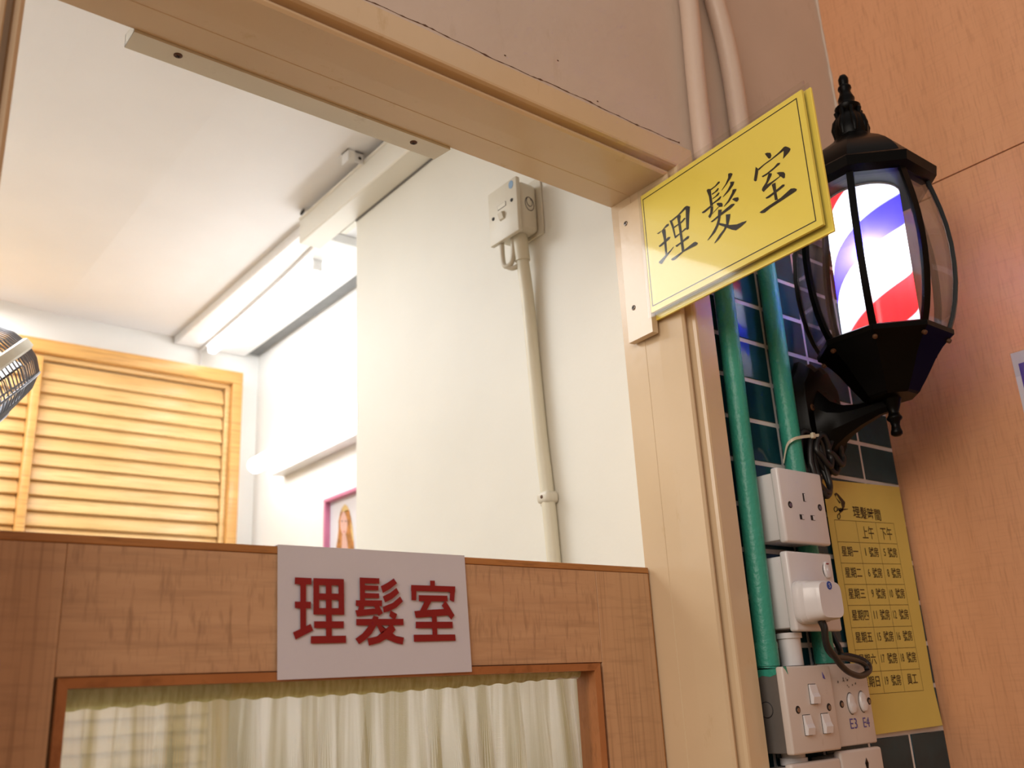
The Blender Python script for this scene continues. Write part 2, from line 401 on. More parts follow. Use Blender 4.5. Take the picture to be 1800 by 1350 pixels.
# door leaf with figured veneer, bead, glass
dr = thing('door_1', (.1, .75, -H), 'half-height wooden door with curtained glass in its upper part', 'door'); dr['kind'] = 'structure'
DX0, DX1, DY0, DY1, DZ = .098, .7985, .75, .784, .1315
GX0, GX1, GZ = .1885, .703, .0215
b = MB().box((.1795, DY0, .0295), (.7155, DY1, DZ-.0068), .0004, 1)
obj('top_rail', b, 'veneer_rail', dr)
obj('stile', MB().box((DX0, DY0, -H+.06), (.1792, DY1, DZ-.0068), .0004, 1), 'veneer_stile', dr)
obj('stile', MB().box((.7158, DY0, -H+.06), (DX1-.0012, DY1, DZ-.0068), .0004, 1), 'veneer_stile', dr)
obj('lower_panel', MB().box((.1795, DY0, -H+.06), (.7155, DY1, -.62), .0004, 1), 'veneer_rail', dr)
obj('top_edging', MB().box((DX0, DY0-.0006, DZ-.0065), (DX1, DY1, DZ), .0006, 1), 'edging', dr)
obj('side_edging', MB().box((DX1-.001, DY0+.0005, -H+.06), (DX1+.0002, DY1, DZ-.0066)), 'edging', dr)
def bead(x0, x1, z0, z1, w, parent):
    """mitred moulding around the glazed opening, set just proud of the veneer"""
    out = [(x0-w, z0-w), (x1+w, z0-w), (x1+w, z1+w), (x0-w, z1+w)]; inn = [(x0, z0), (x1, z0), (x1, z1), (x0, z1)]
    for i in range(4):
        j = (i+1) % 4; m = MB(); q = [out[i], out[j], inn[j], inn[i]]
        ys = (DY0-.0022, DY1-.006)
        vs = [(x, ys[0] + (.0012 if k > 1 else 0), z) for k, (x, z) in enumerate(q)] + [(x, ys[1], z) for x, z in q]
        m.add(vs, [[0, 1, 2, 3], [7, 6, 5, 4]] + [[k, (k+1) % 4, 4+(k+1) % 4, 4+k] for k in range(4)])
        obj('glazing_bead', m, 'bead', parent)
bead(GX0, GX1, -.62+.008, GZ, .0072, dr)
obj('glass_pane', MB().box((GX0-.003, .7605, -.615), (GX1+.003, .7635, GZ+.003)), 'door_glass', dr)

# ------------------------------------------------------------------ curtain behind the door glass
cur = thing('curtain', (.45, .776, -.62), 'gathered sheer cream curtain behind the glass of the wooden door', 'curtain')
nx, nz = 900, 40; b = MB(); b.uv = []
rc2 = random.Random(11)
ph = [(rc2.uniform(9, 26), rc2.uniform(0, 6.28), rc2.uniform(.5, 1)) for k in range(5)]
def phase(x, t): return 2*math.pi*40*x + 1.9*math.sin(2*math.pi*7*x+.8+1.6*t) + 1.3*math.sin(2*math.pi*17*x+2.0-1.2*t) + .7*math.sin(2*math.pi*29*x+2*t)
def fold(x, t):
    return .8*math.sin(phase(x, t)) + .35*sum(a_*math.sin(f_*2*math.pi*x + p_ + t*1.5) for f_, p_, a_ in ph)/2
def slip(x, t): return math.cos(phase(x, t)+.5)
ztop = lambda x: .0125 - .0045*math.sin((x-.19)/.5*math.pi) + .0045*(x-.19)/.5 - .005*max(0, 1-(x-.19)/.12)
ztp = lambda x: .0262
for j in range(nz+1):
    for i in range(nx+1):
        x = GX0-.002 + (GX1-GX0+.004)*i/nx; t = j/nz
        z = ztop(x) - t*.55; amp = .0012 + .0098*min(1, t*6)
        b.v.append(Vector((x + .0050*min(1, t*9)*slip(x, t), .7785 + amp*fold(x, t), z))); b.uv.append((x*1.6, z))
for j in range(nz):
    for i in range(nx): b.f.append([j*(nx+1)+i, j*(nx+1)+i+1, (j+1)*(nx+1)+i+1, (j+1)*(nx+1)+i])
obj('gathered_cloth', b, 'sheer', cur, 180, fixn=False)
b = MB(); nx = 160
for j in range(7):
    for i in range(nx+1):
        x = GX0-.002 + (GX1-GX0+.004)*i/nx; t = j/6; z = ztp(x)*(1-t) + (ztop(x)-.0012+.0008*math.sin(310*x))*t
        b.v.append(Vector((x, .7725 - .0028*math.sin(math.pi*t) + .0007*math.sin(170*x+2*t) + .0005*math.sin(460*x), z)))
for j in range(6):
    for i in range(nx): b.f.append([j*(nx+1)+i, j*(nx+1)+i+1, (j+1)*(nx+1)+i+1, (j+1)*(nx+1)+i])
obj('rod_pocket', b, 'hem', cur, 180, fixn=False)['label'] = 'yellowish doubled hem along the top'
obj('curtain_rod', MB().tube([(GX0-.004, .7765, .0165), (GX1+.004, .7765, .0165)], .002, 8), 'white_metal', cur, 60)

# ------------------------------------------------------------------ white card with red characters hung over the door's top edge
card = thing('door_sign', (.443, .749, .022), 'white card with bold red Chinese characters folded over the door top', 'sign')
tl, bl, br, tr = (.3456, .1322), (.3476, .0225), (.5430, .0240), (.5404, .1322)
b = MB(); ff = DY0-.0016
prf = [(0, 'f')]
vs = [(tl[0], ff, tl[1]), (tr[0], ff, tr[1]), (br[0], ff-.002, br[1]), (bl[0], ff-.002, bl[1])]
b.prism(vs, (0, .0006, 0)); b.box((tl[0], ff, .1322), (tr[0], DY1+.002, .1328)); b.box((tl[0], DY1+.0012, .085), (tr[0], DY1+.002, .1325))
sheet = obj('sheet', b, 'paper', card)
G1 = [[(120,132),(385,145),(383,248),(116,243)], [(205,200),(298,200),(298,920),(205,972)], [(118,515),(375,518),(375,625),(118,622)],
      [(88,1005),(370,868),(410,975),(130,1118)], [(415,145),(895,160),(895,262),(412,255)], [(412,150),(505,150),(505,725),(412,722)],
      [(808,160),(895,160),(902,725),(812,725)], [(608,200),(703,200),(706,1100),(612,1100)], [(412,385),(900,392),(900,492),(412,488)],
      [(415,618),(902,620),(902,727),(415,722)], [(422,828),(897,828),(893,938),(422,938)], [(372,1062),(930,1055),(930,1170),(370,1183)]]
G2 = [[(155,135),(467,148),(465,235),(155,228)], [(155,135),(235,140),(240,510),(160,505)], [(230,258),(455,268),(452,342),(230,335)],
      [(232,380),(465,388),(463,465),(235,462)], [(93,495),(512,497),(508,592),(93,588)], [(150,580),(232,590),(222,640),(125,655)],
      [(85,655),(378,625),(440,640),(440,715),(110,755)], [(378,580),(468,590),(525,700),(455,745),(420,690)],
      [(487,275),(600,215),(695,150),(748,228),(640,315),(522,382)], [(520,435),(640,375),(738,298),(780,380),(670,475),(555,533)],
      [(520,600),(680,535),(795,435),(843,512),(740,610),(620,670),(535,695)], [(100,790),(848,790),(850,890),(100,895)],
      [(645,655),(748,715),(725,790),(680,790),(622,745)], [(375,735),(455,760),(430,880),(350,1020),(250,1120),(145,1193),(85,1105),(200,1020),(300,900),(350,790)],
      [(425,885),(500,890),(570,990),(660,1050),(760,1080),(857,1085),(838,1195),(720,1170),(570,1105),(480,1010)],
      [(680,885),(725,965),(620,1080),(480,1165),(300,1215),(275,1100),(430,1065),(560,985),(640,885)]]
G3 = [[(443,100),(525,103),(525,195),(443,195)], [(122,175),(870,200),(868,298),(120,275)], [(122,175),(213,180),(210,437),(128,435)],
      [(785,200),(870,205),(850,465),(775,432)], [(250,347),(738,357),(742,455),(252,453)], [(350,450),(470,450),(385,605),(265,625)],
      [(175,618),(390,598),(670,582),(740,590),(760,690),(560,705),(200,735)], [(640,525),(690,455),(720,462),(858,690),(800,765)],
      [(470,690),(555,690),(568,1060),(485,1060)], [(200,798),(825,798),(830,908),(200,910)], [(165,1018),(868,1013),(878,1120),(170,1138)]]
for nm, Gs, ox, oy, s in (('first', G1, 505, 1000, 9), ('second', G2, 615, 1000, 9), ('third', G3, 710, 1010, 9.638)):
    b = MB()
    for i, pl in enumerate(Gs): b.poly([onY(ox+x/s, oy+y/s, ff-.0024-.00003*i) for x, y in pl])
    obj('red_character', b, 'red_ink', sheet, fixn=False)

# ------------------------------------------------------------------ yellow acrylic sign screwed to the jamb
KS = .978; so = Vector((.8050, .7081, .4416))*KS           # lower left corner of the black border
ra, rb, rc = -.0033, .0214, -.0700
Rm = Matrix.Rotation(rc, 3, 'Z') @ Matrix.Rotation(rb, 3, 'Y') @ Matrix.Rotation(ra, 3, 'X')
su, sv = Rm @ Vector((0, -1, 0)), Rm @ Vector((0, 0, 1)); sn = su.cross(sv)     # sn faces the lens side (-X)
put = lambda a, b_, d=0: so + su*a + sv*b_ + sn*d
SW, SH = .2443*KS, .1471*KS
sg = thing('hanging_sign', put(-.04, -.02), 'yellow acrylic sign with brush-written black Chinese characters jutting from the door jamb', 'sign')
def plate(a0, a1, b0, b1, d0, d1): return MB().prism([put(a0, b0, d0), put(a1, b0, d0), put(a1, b1, d0), put(a0, b1, d0)], sn*(d1-d0))
obj('mounting_plate', plate(-.046, -.0035, -.0315, SH+.006, -.0098, -.0008), 'frame', sg)['label'] = 'cream painted strip screwed to the jamb'
obj('yellow_sheet', plate(-.0035, SW+.0075, -.0075, SH+.0065, -.0045, -.0012), 'yellow', sg)
obj('rear_sheet', plate(-.0035, SW+.0135, -.0155, SH+.0085, -.0110, -.0085), 'yellow', sg)
obj('clear_cover', plate(-.0065, SW+.0130, -.0140, SH+.0135, -.0008, .0012), 'acrylic', sg)
obj('clear_back', plate(-.0065, SW+.0130, -.0140, SH+.0135, -.0082, -.0062), 'acrylic', sg)
t = .0012; b = MB(); e = -.00105
for q in ((-t/2, SW+t/2, -t/2, t/2), (-t/2, SW+t/2, SH-t/2, SH+t/2), (-t/2, t/2, t/2, SH-t/2), (SW-t/2, SW+t/2, t/2, SH-t/2)):
    b.poly([put(q[0], q[2], e), put(q[1], q[2], e), put(q[1], q[3], e), put(q[0], q[3], e)])
obj('border_line', b, 'ink', sg, fixn=False)
def on_sign(x, y): d = ray(x, y); P = put(0, 0, e); return d*(P.dot(sn)/d.dot(sn))
K1 = [[(122,765),(200,715),(262,632),(300,615),(302,645),(240,690),(150,770)], [(195,740),(215,705),(250,695),(255,740),(278,1060),(250,1080),(225,850),(205,760)],
      [(150,950),(220,885),(290,815),(328,812),(310,850),(200,945),(165,965)], [(148,1190),(250,1085),(320,1015),(375,950),(370,975),(300,1070),(240,1150),(200,1215),(175,1212)],
      [(310,572),(345,565),(372,640),(410,830),(390,835),(350,680)], [(325,575),(440,480),(540,365),(570,352),(615,365),(605,480),(597,690),(570,715),(558,680),(552,480),(552,420),(545,405),(450,500),(350,585)],
      [(375,665),(480,590),(530,530),(555,535),(500,600),(385,680)], [(400,800),(480,745),(545,680),(575,690),(500,745),(410,825)],
      [(420,505),(445,485),(480,495),(470,560),(535,1030),(495,1040),(470,830),(440,620)], [(398,945),(480,890),(580,800),(608,802),(595,835),(500,900),(420,965)],
      [(332,1145),(500,1030),(670,895),(700,885),(735,905),(715,935),(520,1035),(400,1150),(360,1165)]]
K2 = [[(255,385),(330,330),(380,265),(408,260),(408,280),(340,345),(270,400)], [(198,405),(215,380),(265,378),(275,480),(300,650),(255,640),(235,500)],
      [(280,455),(330,420),(375,365),(395,370),(375,410),(285,475)], [(290,530),(340,490),(385,435),(405,440),(385,480),(290,545)], [(290,605),(360,550),(415,495),(435,500),(410,545),(295,625)],
      [(122,750),(200,690),(260,640),(290,655),(270,670),(170,755),(135,765)], [(265,660),(305,655),(300,720),(290,770),(262,830),(245,842),(225,815),(255,760)],
      [(255,810),(330,720),(395,650),(370,640),(355,610),(385,597),(440,598),(455,620),(450,660),(420,662),(395,665),(290,775)],
      [(435,400),(500,300),(540,200),(540,140),(580,125),(612,140),(580,210),(520,300),(440,405)], [(455,505),(530,400),(575,310),(572,270),(610,262),(640,265),(620,320),(550,420),(460,510)],
      [(472,655),(540,560),(600,440),(612,390),(650,378),(675,385),(640,450),(560,580),(478,660)], [(602,545),(640,520),(700,510),(710,545),(685,580),(660,580)],
      [(262,900),(340,835),(460,730),(590,620),(635,612),(645,625),(580,690),(440,790),(290,905)], [(385,710),(440,705),(432,760),(400,930),(340,1060),(225,1190),(212,1192),(280,1090),(350,960),(380,860),(380,790)],
      [(395,915),(470,930),(560,950),(680,940),(760,905),(830,885),(825,905),(740,980),(665,1035),(600,1025),(500,985),(400,950)],
      [(505,785),(575,775),(570,830),(545,940),(490,1040),(400,1170),(330,1240),(325,1232),(400,1110),(470,1020),(510,930)]]
K3 = [[(308,270),(345,255),(400,258),(415,300),(400,345),(370,350),(335,310)], [(205,510),(290,440),(420,345),(540,240),(610,165),(640,155),(690,172),(718,195),(700,240),(640,310),(597,355),(605,290),(608,225),(560,260),(430,360),(300,455),(210,540)],
      [(165,480),(205,510),(205,560),(190,650),(180,700),(155,712),(135,690),(150,600)], [(258,630),(340,580),(450,490),(510,420),(555,415),(545,440),(440,530),(340,610),(280,645)],
      [(370,580),(420,580),(420,610),(385,680),(345,760),(440,700),(540,630),(530,605),(495,575),(540,560),(610,562),(632,590),(628,650),(605,665),(560,630),(440,730),(330,835),(290,878),(262,850),(270,815),(330,720)],
      [(430,750),(480,730),(490,860),(518,1000),(470,1010),(445,860),(420,770)], [(320,970),(400,915),(520,820),(590,760),(625,758),(620,785),(520,865),(380,970),(335,985)],
      [(225,1200),(350,1110),(560,970),(720,825),(780,817),(818,832),(810,860),(600,1000),(400,1130),(310,1205),(260,1215)]]
for Ks, ox, oy, s in ((K1, 1140, 320, 8.433), (K2, 1220, 290, 9), (K3, 1310, 240, 9)):
    b = MB()
    for i, pl in enumerate(Ks): b.poly([on_sign(ox+x/s, oy+y/s)+sn*.00002*i for x, y in pl])
    obj('brush_character', b, 'ink', sg, fixn=False)
def screw(parent, c, nrm, r, mat='steel', name='screw'):
    c = Vector(c); nrm = Vector(nrm).normalized(); a = nrm.orthogonal().normalized(); b2 = nrm.cross(a)
    T = lambda p: c + a*p.x + b2*p.y + nrm*p.z
    s = obj(name, MB().lathe([(r, 0), (r, .0006), (r*.75, .0013), (r*.2, .0015)], 16, T), mat, parent, 50)
    m = MB()
    for k in (0, 1):
        d1, d2 = (a, b2) if k == 0 else (b2, a)
        m.prism([c + d1*r*.55*i + d2*r*.13*j + nrm*.0015 for i, j in ((-1, -1), (1, -1), (1, 1), (-1, 1))], nrm*.0003)
    obj('cross_slot', m, 'dark', s); return s
for q in ((1100, 393), (1114, 541)):
    d = ray(*q); P = put(0, 0, -.0008); screw(sg, d*(P.dot(sn)/d.dot(sn)), sn, .0033)

# ------------------------------------------------------------------ steel strip under the rear of the door head
st = thing('ceiling_strip', (.37, .77, .578), 'cream painted metal channel screwed behind the top of the door frame', 'metal strip')
x0s, x1s = .1950, .5440
b = MB().prism([(x0s, .7576, .5950), (x1s+.003, .7576, .5950), (x1s, .7860, .5962), (x0s, .7860, .5962)], (0, 0, .0012))
b.prism([(x0s, .7574, .5950), (x1s+.003, .7574, .5950), (x1s+.003, .7574, .6060), (x0s, .7574, .6060)], (0, .0012, 0))
b.prism([(x0s, .7847, .5962), (x1s, .7847, .5962), (x1s, .7847, .6110), (x0s, .7847, .6110)], (0, .0013, 0))
b.prism([(x0s, .7576, .5952), (x0s, .7860, .5964), (x0s, .7860, .6110), (x0s, .7576, .6060)], (.0012, 0, 0))
obj('channel', b, 'ivory', st)
for q in ((313, 97), (727, 250)):
    d = ray(*q); P = d*(.5956/d.z); screw(st, P, (0, 0, -1), .0042, 'rust')

# ------------------------------------------------------------------ wall lantern with barber stripes
AX = lambda z: Vector((1.06, .5653 - .0176*(z-.2766)/.5054, z))
def TL(p): c = AX(p.z); return Vector((c.x+p.x, c.y+p.y, p.z))
lm = thing('wall_lantern', AX(.2766), 'black octagonal wall lantern with a lit red, white and blue barber-pole sleeve', 'wall lamp')
A8 = R(22.5)
obj('roof', MB().lathe([(.0835, .5925), (.0925, .5985), (.0945, .611), (.0905, .6145), (.083, .617), (.079, .626), (.072, .637), (.062, .649), (.050, .660), (.039, .668), (.031, .674), (.026, .680), (.022, .684)], 8, TL, A8), 'black', lm, 28)
obj('finial', MB().lathe([(.0215, .682), (.0228, .690), (.0228, .699), (.0205, .709), (.0155, .718), (.0130, .722), (.0165, .7265), (.0170, .731), (.0120, .735), (.0102, .739), (.0112, .744), (.0090, .749), (.0068, .756), (.0090, .7605), (.0085, .7635), (.0058, .766), (.0066, .771), (.0068, .776), (.0045, .781), (.0012, .7825)], 20, TL), 'black', lm, 50)
b = MB()                                   # cast leaves on the finial bulb
for k in range(8):
    th = k*math.pi/4; q = [TL(Vector((r*math.cos(th), r*math.sin(th), z))) for r, z in ((.0200, .685), (.0205, .697), (.0180, .708), (.0140, .716), (.0160, .7235), (.0140, .728))]
    b.tube(q, [.003, .0052, .0050, .0036, .0034, .001], 8)
obj('cast_leaves', b, 'black', lm, 60)
gp = [(.0765, .3925), (.0835, .409), (.0890, .428), (.0935, .452), (.0958, .478), (.0962, .503), (.0945, .528), (.0910, .552), (.0865, .574), (.0815, .596)]
for k in range(8):
    th = A8 + k*math.pi/4; b = MB(); rad = Vector((math.cos(th), math.sin(th), 0)); tan = Vector((-math.sin(th), math.cos(th), 0))
    vs = []; 
    for r, z in gp:
        c = AX(z)
        for a, d in ((-.0042, -.0035), (.0042, -.0035), (.0042, .0015), (-.0042, .0015)): vs.append(c + rad*(r+d) + tan*a)
    fs = [[i*4+q, i*4+(q+1) % 4, i*4+4+(q+1) % 4, i*4+4+q] for i in range(len(gp)-1) for q in range(4)] + [[0, 1, 2, 3], [len(vs)-4+q for q in range(4)]]
    obj('cage_bar', b.add(vs, fs), 'black', lm, 25)
    t2 = th + math.pi/4; b = MB(); vs = []
    for r, z in gp:
        c = AX(z)
        for rr in (r-.0030, r-.0005):
            for f in (0.04, .96):
                p1 = Vector((math.cos(th), math.sin(th), 0))*rr; p2 = Vector((math.cos(t2), math.sin(t2), 0))*rr
                vs.append(c + p1.lerp(p2, f))
    L = len(gp); fs = []
    for i in range(L-1):
        a = i*4; n2 = a+4
        fs += [[a, a+1, n2+1, n2], [a+2, a+3, n2+3, n2+2], [a, a+2, n2+2, n2], [a+1, a+3, n2+3, n2+1]]
    fs += [[0, 1, 3, 2], [4*L-4, 4*L-3, 4*L-1, 4*L-2]]
    obj('glass_pane', b.add(vs, fs), 'glass', lm, 25)
bowl = obj('bowl', MB().lathe([(.060, .3965), (.0775, .3960), (.0815, .3935), (.0810, .3875), (.0770, .3850), (.0660, .3745), (.0565, .3620), (.0480, .3480), (.0410, .3370), (.0360, .3300), (.0330, .3250), (.0300, .3225), (.010, .3215)], 8, TL, A8), 'black', lm, 15)
for k in range(8):                          # little screws at the foot of every bar
    th = A8 + k*math.pi/4; rad = Vector((math.cos(th), math.sin(th), 0)); c = AX(.381) + rad*.0735
    nrm = (rad*.8 + Vector((0, 0, -.6))).normalized(); a = nrm.orthogonal().normalized(); b2 = nrm.cross(a)
    obj('bar_screw', MB().lathe([(.0030, -.002), (.0030, .0022), (.0020, .0032), (.0006, .0034)], 10, lambda p: c + a*p.x + b2*p.y + nrm*p.z), 'rust', bowl, 40)
obj('drop_finial', MB().lathe([(.012, .324), (.0105, .318), (.0085, .312), (.0060, .305), (.0072, .3015), (.0092, .2985), (.0090, .2965), (.0060, .2935), (.0050, .289), (.0056, .2845), (.0070, .2805), (.0066, .2775), (.004, .2755), (.001, .275)], 18, TL), 'black', lm, 50)
pitch = .215
slv = obj('striped_sleeve', MB().lathe([(.0465, .372), (.0465, .592)], 64, TL, 0, False), stripes(pitch, .1959), lm, 80, fixn=False)
SL = slv.data.materials[0]
obj('bulb', MB().lathe([(.010, .44), (.012, .455), (.020, .475), (.024, .495), (.020, .515), (.010, .528), (.002, .531)], 20, TL), emis('lit lamp bulb', (.9, .95, 1), 4.0), lm, 60)
obj('sleeve_base', MB().lathe([(.058, .3966), (.058, .400), (.046, .4005), (.012, .4005), (.012, .441), (.002, .441)], 24, TL), 'pvc', lm, 40)
obj('sleeve_cap', MB().lathe([(.047, .590), (.047, .597), (.002, .597)], 24, TL), 'pvc', lm, 40)
def lamp_light(name, z, off, power, rad):
    d = bpy.data.lights.new(name, 'POINT'); d.energy = power; d.shadow_soft_size = rad; d.color = (.86, .93, 1)
    o = bpy.data.objects.new(name, d); C.objects.link(o); o.parent = lm; o.location = AX(z) + Vector(off) + Vector((0, 0, H)) - lm.location
lamp_light('bulb_light', .50, (-.022, -.013, 0), 3.0, .010)
# arm: flaring eight-sided horn to the back plate
b = MB(); sec = []
for t_, hz, wx, zc in ((0, .0095, .0085, .3165), (.18, .0105, .009, .3160), (.45, .0150, .012, .3130), (.65, .0215, .016, .3110), (.8, .031, .021, .311), (.92, .046, .027, .313), (1, .056, .031, .314)):
    y = .5635 + (.662-.5635)*t_; sec.append([(1.06 + wx*math.cos(A8+k*math.pi/4), y, zc + hz*math.sin(A8+k*math.pi/4)) for k in range(8)])
vs = [p for s_ in sec for p in s_]
fs = [[i*8+k, i*8+(k+1) % 8, i*8+8+(k+1) % 8, i*8+8+k] for i in range(len(sec)-1) for k in range(8)] + [list(range(8)), [len(vs)-8+k for k in range(8)]]
obj('arm', b.add(vs, fs), 'black', lm, 30)
ol = [(0, .074), (.012, .068), (.024, .073), (.032, .060), (.044, .046), (.047, .020), (.047, -.020), (.044, -.046), (.032, -.060), (.024, -.073), (.012, -.068), (0, -.074)]
ol = ol + [(-x, z) for x, z in ol[1:-1][::-1]]
b = MB(); vs = []; n = len(ol)
for y, s in ((.6765, 1.0), (.668, 1.0), (.664, .95), (.659, .86), (.6565, .84)): vs += [(1.0605+x*s, y, .3265+z*s) for x, z in ol]
fs = [[i*n+k, i*n+(k+1) % n, i*n+n+(k+1) % n, i*n+n+k] for i in range(4) for k in range(n)] + [list(range(n)), [4*n+k for k in range(n)]]
bp_ = obj('back_plate', b.add(vs, fs), 'black', lm, 30)
screw(bp_, onY(1428, 716, .6563), (0, -1, 0), .0045, 'rust')

# ------------------------------------------------------------------ conduits on the wall
def pipe_smooth(pts, k=6):
    pts = [Vector(p) for p in pts]; out = []
    for i in range(len(pts)-1):
        p0, p1, p2, p3 = pts[max(i-1, 0)], pts[i], pts[i+1], pts[min(i+2, len(pts)-1)]
        for j in range(k):
            t = j/k; out.append(.5*((2*p1) + (p2-p0)*t + (2*p0-5*p1+4*p2-p3)*t*t + (3*p1-p0-3*p2+p3)*t**3))
    return out + [pts[-1]]
pr = .0122
p1 = thing('conduit_pipe', (.8785, .6655, .02), 'left wall conduit, jade green over the tiles and cream above, running beside the door frame', 'pipe', None)
obj('cream_length', MB().tube(pipe_smooth([(.889, .655, 1.5), (.887, .655, .95), (.880, .655, .78), (.876, .6555, .66), (.880, .657, .585)], 4), pr+.001, 16), 'cream_pipe', p1, 60)
obj('green_length', MB().tube(pipe_smooth([(.881, .6575, .584), (.888, .6625, .52), (.891, .6645, .46), (.8855, .6645, .18), (.8815, .6645, .03), (.881, .6645, .0165)], 4), pr, 16), 'green', p1, 60)
obj('pipe_socket', MB().tube([(.8813, .6645, .042), (.881, .6645, .017)], pr+.0012, 16), 'green', p1, 60)
p2 = thing('conduit_pipe', (.986, .6655, .016), 'right wall conduit, bent cream length above and jade green below, passing behind the sockets', 'pipe', None)
obj('cream_length', MB().tube(pipe_smooth([(.938, .655, 1.5), (.938, .655, 1.05), (.944, .655, .945), (.957, .655, .87), (.9625, .655, .80), (.963, .655, .70), (.972, .657, .60)], 5), pr+.002, 16), 'cream_pipe', p2, 60)
obj('green_length', MB().tube(pipe_smooth([(.9725, .6575, .599), (.9865, .6635, .53), (.988, .6645, .46), (.9868, .6645, .30), (.988, .6645, .15), (.989, .6645, .018)], 4), pr, 16), 'green', p2, 60)
wp = thing('conduit_stub', (.9165, .655, .017), 'short white conduit between the plugged-in socket and the triple switch', 'pipe')
obj('tube', MB().tube([(.9165, .658, .0515), (.9165, .658, .0165)], .0125, 18), 'pvc', wp, 60)
obj('collar', MB().tube([(.9165, .658, .0512), (.9165, .658, .0455)], .0145, 18), 'pvc', wp, 60)
wp = thing('conduit_stub', (.9, .655, -.09), 'short white conduit below the triple switch at the bottom edge of the photo', 'pipe')
obj('tube', MB().tube([(.896, .6580, -.0715), (.896, .658, -.0835)], .0125, 18), 'pvc', wp, 60)
obj('collar', MB().tube([(.896, .6580, -.0765), (.896, .658, -.0835)], .0145, 18), 'pvc', wp, 60)

# ------------------------------------------------------------------ sockets and switches
def rocker(parent, x, y, z, w, h, mat, tilt=1, name='rocker'):
    """switch key: wedge with a raised half"""
    m = MB(); d = (.0030, .0052) if tilt > 0 else (.0052, .0030)
    pr_ = [(h/2, d[0]*.55), (h*.05, d[0]*.9+.0008), (-h*.15, d[1]), (-h/2, d[1]*.75)]
    vs = [(x+sx*w/2, y-dd, z+zz) for sx in (-1, 1) for zz, dd in pr_] + [(x+sx*w/2, y+.001, z+zz) for sx in (-1, 1) for zz in (h/2, -h/2)]
    m.add(vs, [[0, 1, 5, 4], [1, 2, 6, 5], [2, 3, 7, 6], [8, 0, 4, 10], [3, 9, 11, 7], [0, 8, 9, 3, 2, 1], [4, 5, 6, 7, 11, 10]])
    o = obj(name, m, mat, parent); g_ = MB()
    g_.box((x-w/2-.0006, y-.0002, z-h/2-.0006), (x+w/2+.0006, y+.0006, z+h/2+.0006)); obj('rocker_gap', g_, 'dark', o); return o
def disc(parent, x, y, z, r, mat, name, sq=1.0, d=.0003):
    return obj(name, MB().lathe([(r, 0), (r*.97, d)], 20, lambda p: Vector((x+p.x*sq, y-p.z, z+p.y))), mat, parent, 60)
def screwhole(parent, x, y, z, r=.0040):
    h_ = disc(parent, x, y, z, r, 'dark', 'screw_hole'); disc(h_, x+.0004, y-.0004, z-.0004, r*.62, 'steel', 'screw_head')
Yf = .63
s1 = thing('wall_socket', (.942, .655, .148), 'empty white single socket, the upper one beside the timetable', 'socket', 'sockets on the tiled wall')
obj('back_box', MB().box((.9045, .640, .1525), (.9815, .6762, .2305), .003), 'pvc', s1, 40)
f1 = obj('face_plate', MB().box((.8995, Yf, .1485), (.9855, Yf+.0105, .2345), .0028, 3), 'pvc', s1, 40)
for x, z, w_, h_ in ((.9443, .2024, .0050, .0098), (.9342, .1787, .0080, .0058), (.9556, .1792, .0080, .0058)):
    obj('pin_hole', MB().box((x-w_/2, Yf-.0003, z-h_/2), (x+w_/2, Yf+.001, z+h_/2)), 'dark', f1)
    obj('pin_shutter', MB().box((x+.0002, Yf-.0006, z-h_/2+.0004), (x+w_/2-.0003, Yf-.0002, z+h_/2-.0005)), 'pvc', f1)
screwhole(f1, .9149, Yf, .1915); screwhole(f1, .9730, Yf, .1928)
s2 = thing('wall_socket', (.938, .655, .051), 'white switched socket with the plug in it, below the empty socket', 'socket', 'sockets on the tiled wall')
obj('back_box', MB().box((.9000, .640, .0555), (.9770, .6762, .1345), .003), 'pvc', s2, 40)
f2 = obj('face_plate', MB().box((.8950, Yf, .0515), (.9810, Yf+.0105, .1385), .0028, 3), 'pvc', s2, 40)
k2 = obj('rocker', MB().lathe([(.0072, -.001), (.0072, .0012), (.0066, .0022), (.003, .0030)], 20, lambda p: Vector((.9665+p.x*.85, Yf-p.z-(.0010 if p.y < 0 else 0), .1195+p.y*1.35))), 'pvc', f2, 40)
disc(f2, .9665, Yf-.0001, .1195, .0090, 'dark', 'rocker_gap', .80)
obj('red_mark', MB().box((.9645, Yf-.0034, .1258), (.9685, Yf-.0020, .1270)), 'red_ink', k2)
screwhole(f2, .9124, Yf, .0952)
# three-gang switch on a grey steel box
s3 = thing('light_switch', (.902, .655, -.072), 'white triple rocker switch on a grey metal box, left of the double switch', 'switch')
gb = obj('metal_box', MB().box((.8635, .6395, -.0705), (.9405, .6764, .0135), .001), 'grey_box', s3)
def dx(y, z, r, mat, nm): return obj(nm, MB().lathe([(r, 0), (r*.95, .0004)], 22, lambda p: Vector((.8635-p.z, y+p.x, z+p.y))), mat, gb, 50)
k_ = dx(.6600, -.0272, .0085, 'dark', 'knockout_ring')
obj('knockout', MB().lathe([(.0077, .0003), (.0075, .0009)], 22, lambda p: Vector((.8635-p.z, .66+p.x, -.0272+p.y))), 'grey_box', k_, 50)
obj('green_paint_smear', MB().prism([(.8632, .6400, .0137), (.8632, .6760, .0137), (.8632, .6735, .0060), (.8632, .6680, .0045), (.8632, .6600, .0075), (.8632, .6500, .0058), (.8632, .6420, .0080)], (.0003, 0, 0)), 'green', gb)
obj('white_paint_smear', MB().prism([(.8632, .6755, .003), (.8632, .6755, -.068), (.8632, .6715, -.069), (.8632, .6735, -.045), (.8632, .6700, -.033), (.8632, .6735, -.018), (.8632, .6728, 0)], (.0003, 0, 0)), 'pvc', gb)
f3 = obj('face_plate', MB().box((.8592, Yf, -.0715), (.9448, Yf+.0095, .0155), .0022, 3), 'pvc_old', s3, 40)
